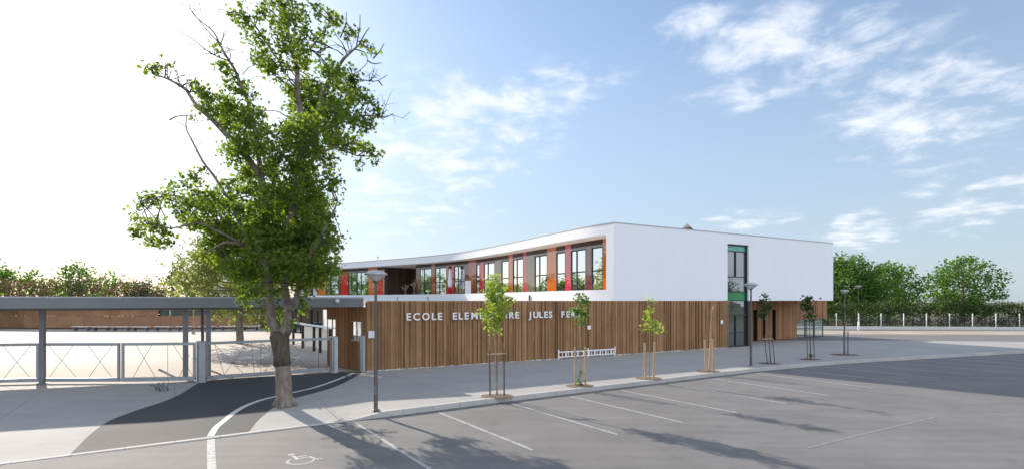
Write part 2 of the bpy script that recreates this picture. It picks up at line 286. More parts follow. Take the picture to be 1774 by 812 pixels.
# ------------------------------------------------------------------ helpers
def tag(o, label=None, cat=None, group=None, kind=None):
    if label: o['label'] = label
    if cat: o['category'] = cat
    if group: o['group'] = group
    if kind: o['kind'] = kind
    return o
def empty(name, loc, label, cat, group=None, rz=0):
    o = bpy.data.objects.new(name, None); o.location = loc; o.rotation_euler = (0, 0, rz); o.empty_display_size = .3
    col.objects.link(o); tag(o, label, cat, group); return o
class MB:
    """collects geometry in world coordinates, links as ONE mesh"""
    def __init__(s): s.v = []; s.f = []; s.m = []; s.sm = []
    def add(s, vs, fs, mi=0, smooth=False):
        b = len(s.v); s.v += [tuple(v) for v in vs]; s.f += [tuple(b + i for i in f) for f in fs]; s.m += [mi] * len(fs); s.sm += [smooth] * len(fs)
    def box(s, c, d, rz=0, mi=0):
        x, y, z = d[0] / 2, d[1] / 2, d[2] / 2; cr, sr = math.cos(rz), math.sin(rz)
        vs = [(c[0] + px * cr - py * sr, c[1] + px * sr + py * cr, c[2] + pz) for px, py, pz in
              [(-x, -y, -z), (x, -y, -z), (x, y, -z), (-x, y, -z), (-x, -y, z), (x, -y, z), (x, y, z), (-x, y, z)]]
        s.add(vs, [(0, 3, 2, 1), (4, 5, 6, 7), (0, 1, 5, 4), (1, 2, 6, 5), (2, 3, 7, 6), (3, 0, 4, 7)], mi)
    def seg(s, p, q, n, w, z0, z1, mi=0, o=0.0):
        """box standing along p->q (xy), from offset o to o+w along n, z0..z1"""
        p = Vector(p[:2]); q = Vector(q[:2]); n = Vector(n[:2])
        a, b_, c, d = p + n * o, q + n * o, q + n * (o + w), p + n * (o + w)
        s.prism([a, b_, c, d], z0, z1, mi)
    def prism(s, pts, z0, z1, mi=0):
        pts = [(p[0], p[1]) for p in pts]
        ar = sum(pts[i][0] * pts[(i + 1) % len(pts)][1] - pts[(i + 1) % len(pts)][0] * pts[i][1] for i in range(len(pts)))
        if ar < 0: pts = pts[::-1]
        n = len(pts); vs = [(x, y, z0) for x, y in pts] + [(x, y, z1) for x, y in pts]
        s.add(vs, [tuple(range(n - 1, -1, -1)), tuple(range(n, 2 * n))] + [(i, (i + 1) % n, n + (i + 1) % n, n + i) for i in range(n)], mi)
    def tube(s, pts, rad, seg=8, mi=0, smooth=True, cap=True):
        pts = [Vector(p) for p in pts]; n = len(pts)
        if isinstance(rad, (int, float)): rad = [rad] * n
        vs = []; up = Vector((0, 0, 1)); prev = None
        for i, p in enumerate(pts):
            t = (pts[min(i + 1, n - 1)] - pts[max(i - 1, 0)])
            t = t.normalized() if t.length > 1e-9 else up
            if prev is None:
                a = t.orthogonal().normalized()
            else:
                a = (prev - t * prev.dot(t)); a = a.normalized() if a.length > 1e-6 else t.orthogonal().normalized()
            prev = a; b_ = t.cross(a)
            for k in range(seg):
                th = 2 * math.pi * k / seg; vs.append(p + (a * math.cos(th) + b_ * math.sin(th)) * rad[i])
        fs = []
        for i in range(n - 1):
            for k in range(seg):
                k2 = (k + 1) % seg; fs.append((i * seg + k, i * seg + k2, (i + 1) * seg + k2, (i + 1) * seg + k))
        if cap: fs.append(tuple(range(seg - 1, -1, -1))); fs.append(tuple((n - 1) * seg + k for k in range(seg)))
        s.add(vs, fs, mi, smooth)
    def lathe(s, c, prof, seg=24, mi=0, smooth=True):
        vs = []; fs = []
        for r_, z in prof:
            for k in range(seg):
                th = 2 * math.pi * k / seg; vs.append((c[0] + r_ * math.cos(th), c[1] + r_ * math.sin(th), c[2] + z))
        for i in range(len(prof) - 1):
            for k in range(seg):
                k2 = (k + 1) % seg; fs.append((i * seg + k, i * seg + k2, (i + 1) * seg + k2, (i + 1) * seg + k))
        s.add(vs, fs, mi, smooth)
    def build(s, name, mats, parent=None, bevel=0.0):
        me = bpy.data.meshes.new(name)
        off = Vector((0, 0, 0)); 
        if parent is not None:
            bpyw = parent.matrix_world if False else None
            q = parent; M = Matrix.Identity(4)
            while q is not None: M = Matrix.Translation(q.location) @ q.rotation_euler.to_matrix().to_4x4() @ M; q = q.parent
            Mi = M.inverted(); vs = [tuple(Mi @ Vector(v)) for v in s.v]
        else: vs = s.v
        me.from_pydata(vs, [], s.f)
        if not isinstance(mats, (list, tuple)): mats = [mats]
        for m in mats: me.materials.append(m)
        me.polygons.foreach_set('material_index', s.m); me.polygons.foreach_set('use_smooth', s.sm)
        me.update()
        o = bpy.data.objects.new(name, me); col.objects.link(o)
        if parent is not None: o.parent = parent
        if bevel:
            bv = o.modifiers.new('bevel', 'BEVEL'); bv.width = bevel; bv.segments = 2; bv.limit_method = 'ANGLE'
        return o
def children(o): return [c for c in bpy.data.objects if c.parent == o]
def copy_tree(o, parent=None):
    c = o.copy(); col.objects.link(c); c.parent = parent
    for ch in children(o): copy_tree(ch, c)
    return c
def G(px, py, z=0.0):
    """ground point seen in the photograph's direction px, py at height z"""
    D = F * (H - z) / (py - HY); return Vector(((px - CX) / F * D, D, z))
def catmull(pts, step=8):
    out = []; P = [Vector(p) for p in pts]; P = [P[0] * 2 - P[1]] + P + [P[-1] * 2 - P[-2]]
    for i in range(1, len(P) - 2):
        for k in range(step):
            t = k / step; a, b_, c, d = P[i - 1], P[i], P[i + 1], P[i + 2]
            out.append(0.5 * ((2 * b_) + (c - a) * t + (2 * a - 5 * b_ + 4 * c - d) * t * t + (3 * b_ - a - 3 * c + d) * t ** 3))
    out.append(P[-2].copy()); return out
def hit(px, poly):
    """where the sight line px crosses the plan polyline -> point, tangent"""
    k = (px - CX) / F
    for i in range(len(poly) - 1):
        a, b_ = poly[i], poly[i + 1]; fa = a[0] - k * a[1]; fb = b_[0] - k * b_[1]
        if fa * fb <= 0 and fa != fb:
            t = fa / (fa - fb); return Vector(a[:2]).lerp(Vector(b_[:2]), t), i + t
    raise ValueError(px)

# ------------------------------------------------------------------ ground
PK = -0.16                                     # level of the parking below the pavement
kerb_px = [(669, 712), (747, 702.5), (862, 688.7), (950, 678.6), (1048, 667), (1159, 654.5), (1231, 646), (1302, 638), (1415, 628), (1500, 622), (1774, 607)]
kerb_r = [G(x, y).to_2d() for x, y in kerb_px]
kdir = (kerb_r[2] - kerb_r[0]).normalized()
kn = Vector((-kdir.y, kdir.x))                 # towards the building
k0 = kerb_r[0]
kerb_l = [k0 - kdir * d for d in (60, 40, 25, 15, 10, 6, 3, 1.05, 0.6, 0.3)]
kerb = kerb_l + kerb_r
def gz(x, y):
    """pavement level: dips to the parking at the dropped kerb"""
    d = Vector((x, y)) - k0; s = d.dot(kdir); p = d.dot(kn)
    t = min(1, max(0, -s / 1.05)); q = min(1, max(0, 1 - (p) / 3.2)); q = q * q * (3 - 2 * q)
    return (PK + 0.02) * t * q
def sheet(name, poly, mat_, dz=0.0, follow=True, step=0.5, kind='structure', parent=None, z=None, lim=None):
    bm = bmesh.new(); vs = [bm.verts.new((p[0], p[1], 0)) for p in poly]
    bm.faces.new(vs); bmesh.ops.triangulate(bm, faces=bm.faces[:])
    if follow:
        xs = [p[0] for p in poly]; ys = [p[1] for p in poly]
        x = max(min(xs), -22); 
        while x < min(max(xs), -1.5):
            bmesh.ops.bisect_plane(bm, geom=bm.verts[:] + bm.edges[:] + bm.faces[:], plane_co=(x, 0, 0), plane_no=(1, 0, 0)); x += step
        y = max(min(ys), 6)
        while y < min(max(ys), 20):
            bmesh.ops.bisect_plane(bm, geom=bm.verts[:] + bm.edges[:] + bm.faces[:], plane_co=(0, y, 0), plane_no=(0, 1, 0)); y += step
    for v in bm.verts: v.co.z = (gz(v.co.x, v.co.y) if z is None else z) + dz
    bmesh.ops.recalc_face_normals(bm, faces=bm.faces[:])
    for f in bm.faces:
        if f.normal.z < 0: f.normal_flip()
    me = bpy.data.meshes.new(name); bm.to_mesh(me); bm.free(); me.materials.append(mat_)
    o = bpy.data.objects.new(name, me); col.objects.link(o)
    if parent: o.parent = parent
    if kind: o['kind'] = kind
    return o
sheet('ground', [(-900, -300), (900, -300), (900, 1200), (-900, 1200)], M_land, follow=False, z=-0.17)
kr_end = kerb[-1]
sheet('parking_lot', [(-60, -25), (70, -25), (70, kr_end.y + 9)] + [tuple(p + kn * 0.1) for p in kerb[::-1]], M_asph, follow=False, z=PK)
pave_poly = [tuple(p + kn * 0.12) for p in kerb] + [(70, kr_end.y + 14), (70, 44.5), (-75, 44.5), (-75, -20)]
sheet('pavement', [tuple(p + kn * 0.12) for p in kerb] + [(60, 44.5), (-60, 44.5)], M_pave)
# kerb stones
def kerb_mesh():
    m = MB(); vs = []; n = len(kerb)
    pts = []
    for i, p in enumerate(kerb):
        t = (kerb[min(i + 1, n - 1)] - kerb[max(i - 1, 0)]).normalized(); nn = Vector((-t.y, t.x))
        z = gz(p.x, p.y) + 0.008
        a = p; b_ = p + nn * 0.16
        vs += [(a.x - nn.x * .012, a.y - nn.y * .012, -0.2), (a.x, a.y, z - 0.015), (a.x + nn.x * .015, a.y + nn.y * .015, z), (b_.x, b_.y, z), (b_.x, b_.y, -0.2)]
    fs = []
    for i in range(n - 1):
        for k in range(4): fs.append((i * 5 + k, (i + 1) * 5 + k, (i + 1) * 5 + k + 1, i * 5 + k + 1))
    m.add(vs, fs); return m
ko = kerb_mesh().build('kerb', M_kerb); tag(ko, kind='structure')
# gutter joint: thin dark tar line where parking meets the dropped kerb
gm = MB(); gm.seg(k0 - kdir * 40, k0 - kdir * 1.0, -kn, 0.035, PK + 0.001, PK + 0.004, o=0.012)
tag(gm.build('gutter_joint', M_black), kind='structure')
# driveway
dr_r = [G(x, y).to_2d() for x, y in [(630, 643), (612, 654), (581, 669), (545, 680), (508, 690), (485, 699), (471, 706), (455, 716), (444, 724), (432, 737)]]
dr_r = catmull([Vector((p.x, p.y, 0)) for p in dr_r], 3)
e_r = G(421, 749, -0.11).to_2d()
dr_l = catmull([Vector((*G(x, y).to_2d(), 0)) for x, y in [(347, 660), (335, 668), (318, 679), (300, 688), (278, 697), (240, 709), (190, 728), (150, 752)]], 3)
e_l = G(125, 778, -0.1).to_2d()
def on_kerb(p): d = (p - k0).dot(kdir); return k0 + kdir * d + kn * 0.165
dr_poly = [tuple(p.to_2d()) for p in dr_r] + [tuple(on_kerb(e_r))] + [tuple(on_kerb(e_l))] + [tuple(p.to_2d()) for p in dr_l[::-1]] + [tuple(G(580, 643).to_2d())]
sheet('driveway', dr_poly, M_drive, dz=0.007)
# courtyard
gA = G(345, 661).to_2d(); gB = G(580, 644).to_2d()
sheet('courtyard_ground', [(-60, gA.y + 0.2), (-20, gA.y + 0.1), (gA.x, gA.y + 0.15), (gB.x, gB.y + 0.15), (-6.5, 25.4), (-2, 30), (-8, 36), (-28, 66), (-70, 66)], M_court, dz=0.006, follow=False, z=0.0)
def ribbon(pts, w, mat_, name, z=None, dz=0.0, kind='structure'):
    m = MB(); n = len(pts); vs = []
    for i, p in enumerate(pts):
        t = (pts[min(i + 1, n - 1)] - pts[max(i - 1, 0)]); t = Vector((t.x, t.y)).normalized(); nn = Vector((-t.y, t.x))
        for s_ in (-.5, .5):
            q = Vector((p.x, p.y)) + nn * w * s_; vs.append((q.x, q.y, (gz(q.x, q.y) if z is None else z) + dz))
    m.add(vs, [(2 * i, 2 * i + 1, 2 * i + 3, 2 * i + 2) for i in range(n - 1)])
    o = m.build(name, mat_); tag(o, kind=kind); return o
wl = catmull([Vector((*G(x, y).to_2d(), 0)) for x, y in [(612, 646), (580, 659), (545, 671), (515, 678), (485, 685), (455, 692), (430, 701), (408, 712), (389, 724)]] + [Vector((*G(374, 737, -.05).to_2d(), 0)), Vector((*on_kerb(G(364, 751, -.1).to_2d()), 0))], 6)
ribbon(wl, 0.17, M_lineb, 'painted_line', dz=0.014)
wl2 = [Vector((*(on_kerb(G(364, 751, -.1).to_2d()) - kn * .2), 0)), G(366, 790, PK), G(368, 830, PK), G(372, 930, PK), G(380, 1200, PK)]
wl2 = catmull([Vector((p.x, p.y, 0)) for p in wl2], 6)
ribbon(wl2, 0.17, M_line, 'painted_line', z=PK + 0.004)
# stall lines
sdir = Vector((612, -900)).normalized()
starts = [G(x, y, PK).to_2d() for x, y in [(618, 733), (761, 714), (887, 698.5), (989, 686), (1077, 675.5), (1159, 665), (1234, 655.5), (1311, 646.5)]]
kk = kerb_r
x_ = starts[-1].x
for i in range(8):
    x_ += 2.45
    for a, b_ in zip(kk, kk[1:]):
        if a.x <= x_ <= b_.x:
            y_ = a.y + (b_.y - a.y) * (x_ - a.x) / (b_.x - a.x); starts.append(Vector((x_, y_ - 0.45)))
for i, s_ in enumerate(starts):
    ln = 5.0
    ribbon([Vector((*(s_ + sdir * ln * k / 4), 0)) for k in range(5)], 0.10, M_line, 'painted_line', z=PK + 0.004)
ribbon([G(1400, 775, PK), G(1498, 750.5, PK), G(1620, 722, PK)], 0.10, M_faint, 'painted_line', z=PK + 0.004)
# faded wheelchair symbol painted on the bay
def symbol():
    m = MB(); o = G(519, 793, PK).to_2d(); ax = Vector((0.80, 0.60)); ay = Vector((-0.60, 0.80)); S = 0.5
    P = lambda u, v: (o.x + (ax.x * u + ay.x * v) * S, o.y + (ax.y * u + ay.y * v) * S, PK + 0.0045)
    def strip(pts, w):
        vs = []; n = len(pts)
        for i, p in enumerate(pts):
            a = Vector(pts[max(i - 1, 0)]); b_ = Vector(pts[min(i + 1, n - 1)]); t = (b_ - a).normalized(); nn = Vector((-t.y, t.x)) * w / 2
            vs += [P(p[0] - nn.x, p[1] - nn.y), P(p[0] + nn.x, p[1] + nn.y)]
        m.add(vs, [(2 * i, 2 * i + 1, 2 * i + 3, 2 * i + 2) for i in range(n - 1)])
    strip([(math.cos(a) * .55 - .05, math.sin(a) * .55 - .4) for a in [math.radians(125 + k * 14) for k in range(17)]], .13)
    strip([(-.15, .55), (-.12, -.15)], .17); m.add([P(-.02, -.12), P(.5, -.121), P(.5, .02), P(-.02, .02)], [(0, 1, 2, 3)])
    strip([(.45, -.13), (.62, -.66), (.82, -.6)], .13); strip([(-.03, .25), (.38, .25)], .12)
    n = 14; m.add([P(-.17 + math.cos(2 * math.pi * k / n) * .15, .8 + math.sin(2 * math.pi * k / n) * .15) for k in range(n)], [tuple(range(n))])
    return m
tag(symbol().build('painted_symbol', M_symbol), kind='structure')
# small dark service cover in the driveway
mh = MB(); c_ = G(601, 651); mh.lathe((c_.x, c_.y, 0.0), [(0.0, 0.016), (0.20, 0.016), (0.22, 0.005)], 18)
tag(mh.build('manhole_cover', M_steel), 'round grey utility cover set in the driveway by the pedestrian gate', 'manhole cover')
# far right: road, verge, and low white wall
sheet('road', [(25, 45.5), (90, 36), (90, 50), (25, 52.8)], M_road, follow=False, z=0.006)
sheet('verge', [(24, 52.8), (90, 50), (90, 57), (22, 60)], M_gravel, follow=False, z=0.004)
sheet('side_yard', [(-6, 44.5), (60, 44.5), (60, 52), (20, 62), (-6, 62)], M_road, follow=False, z=-0.004)

# ------------------------------------------------------------------ school building
A = Vector((-6.97, 24.9)); U = Vector((.872, .4895)).normalized(); NI = Vector((-U.y, U.x)); NO = -NI
W = lambda t: A + U * t
def tpx(px):
    k = (px - CX) / F; return (k * A.y - A.x) / (U.x - k * U.y)
TC = tpx(1063); TE = tpx(1443.5); TG0 = tpx(1260.5); TG1 = tpx(1297)
C0 = W(TC)
ZB, ZP, ZL, ZT = 3.40, 4.09, 7.55, 8.23
curve_pts = [C0, Vector((4.9, 34.4)), Vector((3.18, 37.5)), Vector((1.14, 41.5)), Vector((-1.7, 46.9)), Vector((-4.7, 51.9)), Vector((-7.4, 55.2)), Vector((-11, 58.8)), Vector((-17.4, 63.9)), Vector((-21, 66.6)), Vector((-25.5, 69.3)), Vector((-29.5, 71.3))]
CV = [p.to_2d() for p in catmull([Vector((p.x, p.y, 0)) for p in curve_pts], 8)]
def norms(P):
    out = []
    for i in range(len(P)):
        t = (P[min(i + 1, len(P) - 1)] - P[max(i - 1, 0)]).normalized(); out.append(Vector((t.y, -t.x)))   # into the building
    return out
CN = norms(CV)
def offs(d): return [p + n * d for p, n in zip(CV, CN)]
RB = W(TE) + NI * 14
back = [W(TE), RB, Vector((12, 60.5)), Vector((3, 66)), Vector((-7, 73)), Vector((-24, 82))]
school = empty('school_building', (6.3, 32.2, 0), 'long school with white curved upper storey on a timber clad ground floor', 'school building')
wth = 0.4
# straight white facade, upper
m = MB()
m.seg(W(TC + 1.9), W(TG0), NI, wth, ZB, ZT); m.seg(W(TG1), W(TE), NI, wth, ZB, ZT); m.seg(W(TG0), W(TG1), NI, wth, 7.50, ZT)
# end wall (right)
m.prism([W(TE) + NI * wth, W(TE) - U * .4 + NI * wth, RB - U * .4, RB], ZB, ZT)
# back walls
bp = [RB] + back[2:] + [CV[-1]]
for a, b_ in zip(bp, bp[1:]):
    t = (b_ - a).normalized(); nn = Vector((-t.y, t.x)); m.seg(a, b_, nn, 0.35, ZB, ZT)
# corner pier on the curved side
pier_t = [p for p in CV if True]
pj, pi_ = hit(1050, CV)
i1 = int(pi_)
m.prism([C0, *[CV[i] for i in range(1, i1 + 1)], pj, pj + CN[i1] * 1.62, W(TC + 1.9) + NI * (wth + .3), W(TC + 1.9)], ZB, ZT)
# parapet band + top fascia following the curve
def band(m, P, N_, d0, d1, z0, z1, mi=0):
    vs = []; n = len(P)
    for p, q in zip(P, N_):
        for d, z in ((d0, z0), (d0, z1), (d1, z1), (d1, z0)): vs.append((p.x + q.x * d, p.y + q.y * d, z))
    fs = []
    for i in range(n - 1):
        for k in range(4): fs.append((4 * i + k, 4 * i + (k + 1) % 4, 4 * i + 4 + (k + 1) % 4, 4 * i + 4 + k))
    fs += [(0, 3, 2, 1), (4 * n - 4, 4 * n - 3, 4 * n - 2, 4 * n - 1)]
    m.add(vs, fs, mi)
PV = [pj] + CV[i1 + 1:]; PN = [CN[i1]] + CN[i1 + 1:]
band(m, PV, PN, 0, 0.35, ZB, ZP)
band(m, PV, PN, 0, 0.35, ZL, ZT)
upper = m.build('upper_wall', M_white, school)
# thin coping along the top edge
m = MB(); full = [W(TE)] + [C0] + CV[1:]
def coping(m, P, d0, d1, z0, z1):
    for a, b_ in zip(P, P[1:]):
        t = (b_ - a).normalized(); nn = Vector((t.y, -t.x)); 
        m.seg(a, b_, nn, d1 - d0, z0, z1, o=d0)
coping(m, [W(TE) + U * .03, C0], -0.03, 0.40, ZT + 0.002, ZT + 0.045)
band(m, CV, CN, -0.03, 0.36, ZT + 0.003, ZT + 0.044)
m.build('roof_coping', M_cope, school)
# roof deck, first floor deck, soffit
inner = [C0 + NI * wth + U * 0.5] + [p + n * 0.37 for p, n in list(zip(CV, CN))[4:]]
roofpoly = [W(TE - .41) + NI * (wth + .01)] + inner + [Vector((-20.5, 80)), Vector((-7, 72.4)), Vector((3, 65.4)), Vector((12, 59.9)), RB - U * .6 - NI * .6]
m = MB(); m.prism(roofpoly, ZT - 0.25, ZT - 0.12); m.build('roof', M_roof, school)
m = MB(); m.prism(roofpoly, ZB + 0.01, ZP - 0.02); m.build('floor_slab', M_white, school)
m = MB()
sofP = PV; 
band(m, sofP, PN, 0.36, 2.0, ZL + 0.02, ZL + 0.10); m.build('soffit', M_soffit, school)
# window wall, set back under the roof edge
WO = 1.55
WV = [p + n * WO for p, n in zip(CV, CN)]
def wallseg(x0, x1, z0, z1, d0, d1, mat_, name, parent):
    """piece of the curved window wall between sight lines x0 and x1"""
    a, ia = hit(x0, WV); b_, ib = hit(x1, WV)
    if ia > ib: a, b_, ia, ib = b_, a, ib, ia
    pts = [a] + [WV[i] for i in range(int(ia) + 1, int(ib) + 1)] + [b_]
    pts = [p for i, p in enumerate(pts) if i == 0 or (p - pts[i - 1]).length > .02]
    m = MB()
    t = (pts[-1] - pts[0]).normalized(); n_ = Vector((t.y, -t.x)); 
    band(m, pts, [n_] * len(pts), d0, d1, z0, z1)
    return m.build(name, mat_, parent), pts, n_
ZW = 7.0; ZH = 7.22
layout = [('p', 1044.5, 1051.5, 'orange'), ('w', 1024.7, 1044.5, 1), ('p', 1015, 1024.7, 'mauve'), ('w', 989, 1015, 2), ('p', 979.5, 989, 'crimson'), ('w', 963.5, 979.5, 1),
          ('p', 948, 963.5, 'orange'), ('w', 926, 948, 2), ('p', 911.7, 926, 'grey'), ('p', 906.5, 911.7, 'crimson'), ('w', 888.4, 906.5, 2), ('p', 881.5, 888.4, 'orange'),
          ('w', 868.6, 881.5, 1), ('p', 857, 868.6, 'grey'), ('w', 838, 857, 2), ('p', 831, 838, 'red'), ('w', 825, 831, 1), ('p', 811.7, 825, 'brick'), ('p', 805, 811.7, 'mauve'),
          ('w', 786.5, 805, 2), ('p', 773.5, 786.5, 'red'), ('w', 754, 773.5, 2), ('p', 747.7, 754, 'brick'), ('w', 727, 747.7, 2), ('p', 721, 727, 'mauve'),
          ('v', 666, 721, 0), ('p', 663.5, 666, 'cream'), ('p', 653.5, 663.5, 'red'), ('p', 638, 653.5, 'orange'), ('w', 618, 638, 2), ('w', 603, 618, 2), ('p', 591, 603, 'red'),
          ('p', 587, 591, 'mauve'), ('w', 564, 587, 2), ('p', 550, 564, 'orange'), ('w', 541, 550, 1)]
pname = dict(orange='orange glossy panel', red='bright red glossy panel', crimson='crimson glossy panel', brick='brick red glossy panel', mauve='dark mauve glossy panel', grey='brown grey glossy panel', cream='thin cream edge strip')
for kind, x0, x1, arg in layout:
    if kind == 'p':
        o, _, _ = wallseg(x0, x1, ZP - .01, ZH, 0.0, 0.12, PANEL[arg], 'facade_panel', school); o['label'] = pname[arg]
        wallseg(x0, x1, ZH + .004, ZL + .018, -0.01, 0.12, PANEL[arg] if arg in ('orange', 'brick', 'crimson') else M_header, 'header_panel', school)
    elif kind == 'w':
        a, _ = hit(x0, WV); b_, _ = hit(x1, WV)
        fr, pts, n_ = wallseg(x0, x1, ZP - .01, ZP + 0.05, 0.0, 0.12, M_frame, 'window', school)
        a, b_ = pts[0], pts[-1]; t = (b_ - a).normalized(); Lw = (b_ - a).length
        f = MB(); f.seg(a, a + t * .07, n_, .10, ZP + .05, ZW, o=.0); f.seg(b_ - t * .07, b_, n_, .10, ZP + .05, ZW)
        f.seg(a, b_, n_, .10, ZW, ZW + .07); f.seg(a + t * .07, b_ - t * .07, n_, .08, 5.42, 5.50, o=.01)
        if arg == 2: f.seg(a + t * (Lw * .62 - .04), a + t * (Lw * .62 + .04), n_, .085, ZP + .05, ZW, o=.008)
        f.build('window_frame', M_frame, fr)
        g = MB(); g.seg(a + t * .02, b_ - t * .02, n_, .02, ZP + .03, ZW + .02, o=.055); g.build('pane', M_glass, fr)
        s = MB(); s.seg(a, b_, n_, .09, ZW + .073, ZH, o=0.012); s.build('spandrel', M_grey, fr)
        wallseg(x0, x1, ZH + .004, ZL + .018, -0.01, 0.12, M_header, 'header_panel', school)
    else:
        a, _ = hit(x0, WV); b_, _ = hit(x1, WV); t = (b_ - a).normalized(); n_ = Vector((-t.y, t.x))
        if n_.dot(Vector((0, 1))) < 0: n_ = -n_
        m = MB(); dpt = 4.5
        L_ = (b_ - a).length; x = 0
        while x < L_:       # back of loggia in vertical boards
            w_ = min(rng.uniform(.14, .24), L_ - x); m.seg(a + t * x, a + t * (x + w_ - .012), n_, .1, ZP, ZL + .01, o=dpt + rng.uniform(0, .03)); x += w_
        for q, s_ in ((a, 1), (b_, -1)):
            x = 0
            while x < dpt:
                m.prism([q + n_ * x, q + n_ * (x + .20), q + n_ * (x + .20) - t * s_ * .1, q + n_ * x - t * s_ * .1], ZP, ZL + .01); x += .215
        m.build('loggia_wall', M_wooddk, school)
        m = MB(); m.prism([a, b_, b_ + n_ * dpt, a + n_ * dpt], ZL + .012, ZL + .1); m.build('loggia_ceiling', M_soffit, school)
        m = MB(); m.seg(b_ - t * 2.0, b_ - t * .3, n_, .04, ZP, 7.0, o=dpt - .06); w_ = m.build('window', M_glass, school)
        m = MB(); m.seg(b_ - t * 2.08, b_ - t * 2.0, n_, .08, ZP, 7.08, o=dpt - .1); m.seg(b_ - t * .3, b_ - t * .22, n_, .08, ZP, 7.08, o=dpt - .1); m.seg(b_ - t * 2.0, b_ - t * .3, n_, .08, 7.0, 7.08, o=dpt - .1); m.build('window_frame', M_frame, w_)
# rooms behind
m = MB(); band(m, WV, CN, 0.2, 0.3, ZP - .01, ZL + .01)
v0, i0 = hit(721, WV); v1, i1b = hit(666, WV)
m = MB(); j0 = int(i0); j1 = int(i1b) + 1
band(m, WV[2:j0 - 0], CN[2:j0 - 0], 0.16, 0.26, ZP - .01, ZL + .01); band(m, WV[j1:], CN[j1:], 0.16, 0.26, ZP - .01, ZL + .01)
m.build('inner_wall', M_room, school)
# scuppers / small spouts on the white band
for px in (689, 742, 918):
    p, i = hit(px, CV); n_ = CN[int(i)]
    m = MB(); m.box((p.x - n_.x * .05, p.y - n_.y * .05, 3.62), (.09, .09, .42), math.atan2(n_.y, n_.x)); m.build('roof_spout', M_staked if px == 918 else M_cope, school)
# ---- stair window (teal and green) on the straight facade
t0, t1 = TG0, TG1; REC = 0.22
win = MB(); win.seg(W(t0), W(t1), NI, .05, 7.40, 7.50, o=REC - .06)
wn = win.build('stair_window', M_frame, school); wn['label'] = 'tall stair window with teal and green panels'
f = MB()
for z in (7.0, 5.13, 4.05, 3.40): f.seg(W(t0), W(t1), NI, .1, z - .03, z + .03, o=REC - .08)
for t in (t0 + .03, t1 - .03): f.seg(W(t - .03), W(t + .03), NI, .11, 0.05, 7.5, o=REC - .09)
tm = t0 + (t1 - t0) * .47; f.seg(W(tm - .03), W(tm + .03), NI, .09, 5.13, 7.0, o=REC - .075)
f.seg(W(t0), W(t1), NI, .1, 2.28, 2.36, o=REC - .08); f.seg(W(t0), W(t1), NI, .1, 0.03, 0.11, o=REC - .08); f.seg(W(tm - .03), W(tm + .03), NI, .09, .1, 2.3, o=REC - .075)
f.seg(W(t0), W(t1), NI, .03, 1.02, 1.07, o=REC - .05)
f.build('window_frame', M_frame, wn)
for z0, z1, mm, nm in ((7.03, 7.40, M_teal, 'teal_panel'), (5.16, 6.97, M_glassg, 'pane'), (4.08, 5.10, M_glassg, 'pane'), (3.43, 4.02, M_green, 'green_panel'), (2.36, 3.37, M_glassg, 'pane'), (.1, 2.28, M_glassg, 'glass_door')):
    g = MB(); g.seg(W(t0 + .06), W(t1 - .06), NI, .02, z0, z1, o=REC); g.build(nm, mm, wn)
m = MB(); m.seg(W(t1), W(t1 + .30), NI, .5, 0, ZB - .003, o=.02); m.build('door_pier', M_wooddk, school)
# ---- timber ground floor
def cladding(m, a, b_, n, z0, z1, wmin=.05, wmax=.17, dep=(0.02, 0.11), skip=None, mid=None):
    t = (b_ - a).normalized(); L_ = (b_ - a).length; x = 0
    while x < L_ - .01:
        w_ = rng.choice([rng.uniform(wmin, wmin * 1.7), rng.uniform(wmin * 1.5, wmax)]); w_ = min(w_, L_ - x)
        d = rng.uniform(*dep) if rng.random() > .18 else dep[1] + rng.uniform(0, .05)
        lo, hi = z0, z1
        segs = [(lo, hi)]
        if mid and rng.random() < .16:
            zc = rng.uniform(z0 + .9, z1 - .5); segs = [(lo, zc), (zc + .004, hi)]
        if skip:
            for (s0, s1, za, zb) in skip:
                if x < s1 and x + w_ > s0:
                    segs = [(z0, za), (zb, z1)]
        for k, (za, zb) in enumerate(segs):
            dd = d + (0.025 if k else 0)
            if zb - za > .02: m.seg(a + t * x, a + t * (x + w_ - .006), n, dd, za, zb)
        x += w_
ZG = ZB - 0.012
m = MB(); cladding(m, A, W(TG0), NO, 0.05, ZG, wmin=.04, wmax=.13, mid=True)
cl = m.build('timber_cladding', M_wood, school); cl['label'] = 'timber cladding of uneven vertical boards'
m = MB(); m.seg(A + U * .01, W(TG0), NI, .25, 0, ZG - .02, o=.004); m.build('cladding_backing', M_woodback, school)
m = MB(); m.seg(A, W(TG0), NO, .04, 0, 0.05, o=0); m.build('plinth', M_conc, school)
# right of the stair: set back wall with doors
SB = 3.0
def spx(px, off):
    k = (px - CX) / F; Q = A + NI * off; return (k * Q.y - Q.x) / (U.x - k * U.y)
S = lambda t, off=SB: A + NI * off + U * t
s_end = spx(1380, SB); s_a = TG1 - 3
doors = [(spx(1304, SB), spx(1311, SB)), (spx(1320, SB), spx(1325.5, SB)), (spx(1337, SB), spx(1343.5, SB))]
m = MB(); cur = s_a; zdo = 2.62
for d0, d1 in doors + [(s_end, None)]:
    cladding(m, S(cur), S(d0), NO, 0.03, ZG, .12, .3, (.02, .05)); 
    if d1: cladding(m, S(d0), S(d1), NO, zdo, ZG, .12, .3, (.02, .05))
    cur = d1
s_w = spx(1432, SB)
cladding(m, S(s_end), S(s_w), NO, 1.72, ZG, .12, .3, (.02, .05))
cladding(m, S(s_w), S(s_w) + NI * 8, U, 1.72, ZG, .12, .3, (.02, .05))
m.build('timber_cladding', M_woodl, school)
m = MB(); m.seg(S(s_a), S(s_end), NI, .2, 0, ZG - .02, o=.35); m.seg(S(s_end), S(s_w - .02), NI, .2, 1.74, ZG - .02, o=.004); m.build('cladding_backing', M_woodback, school)
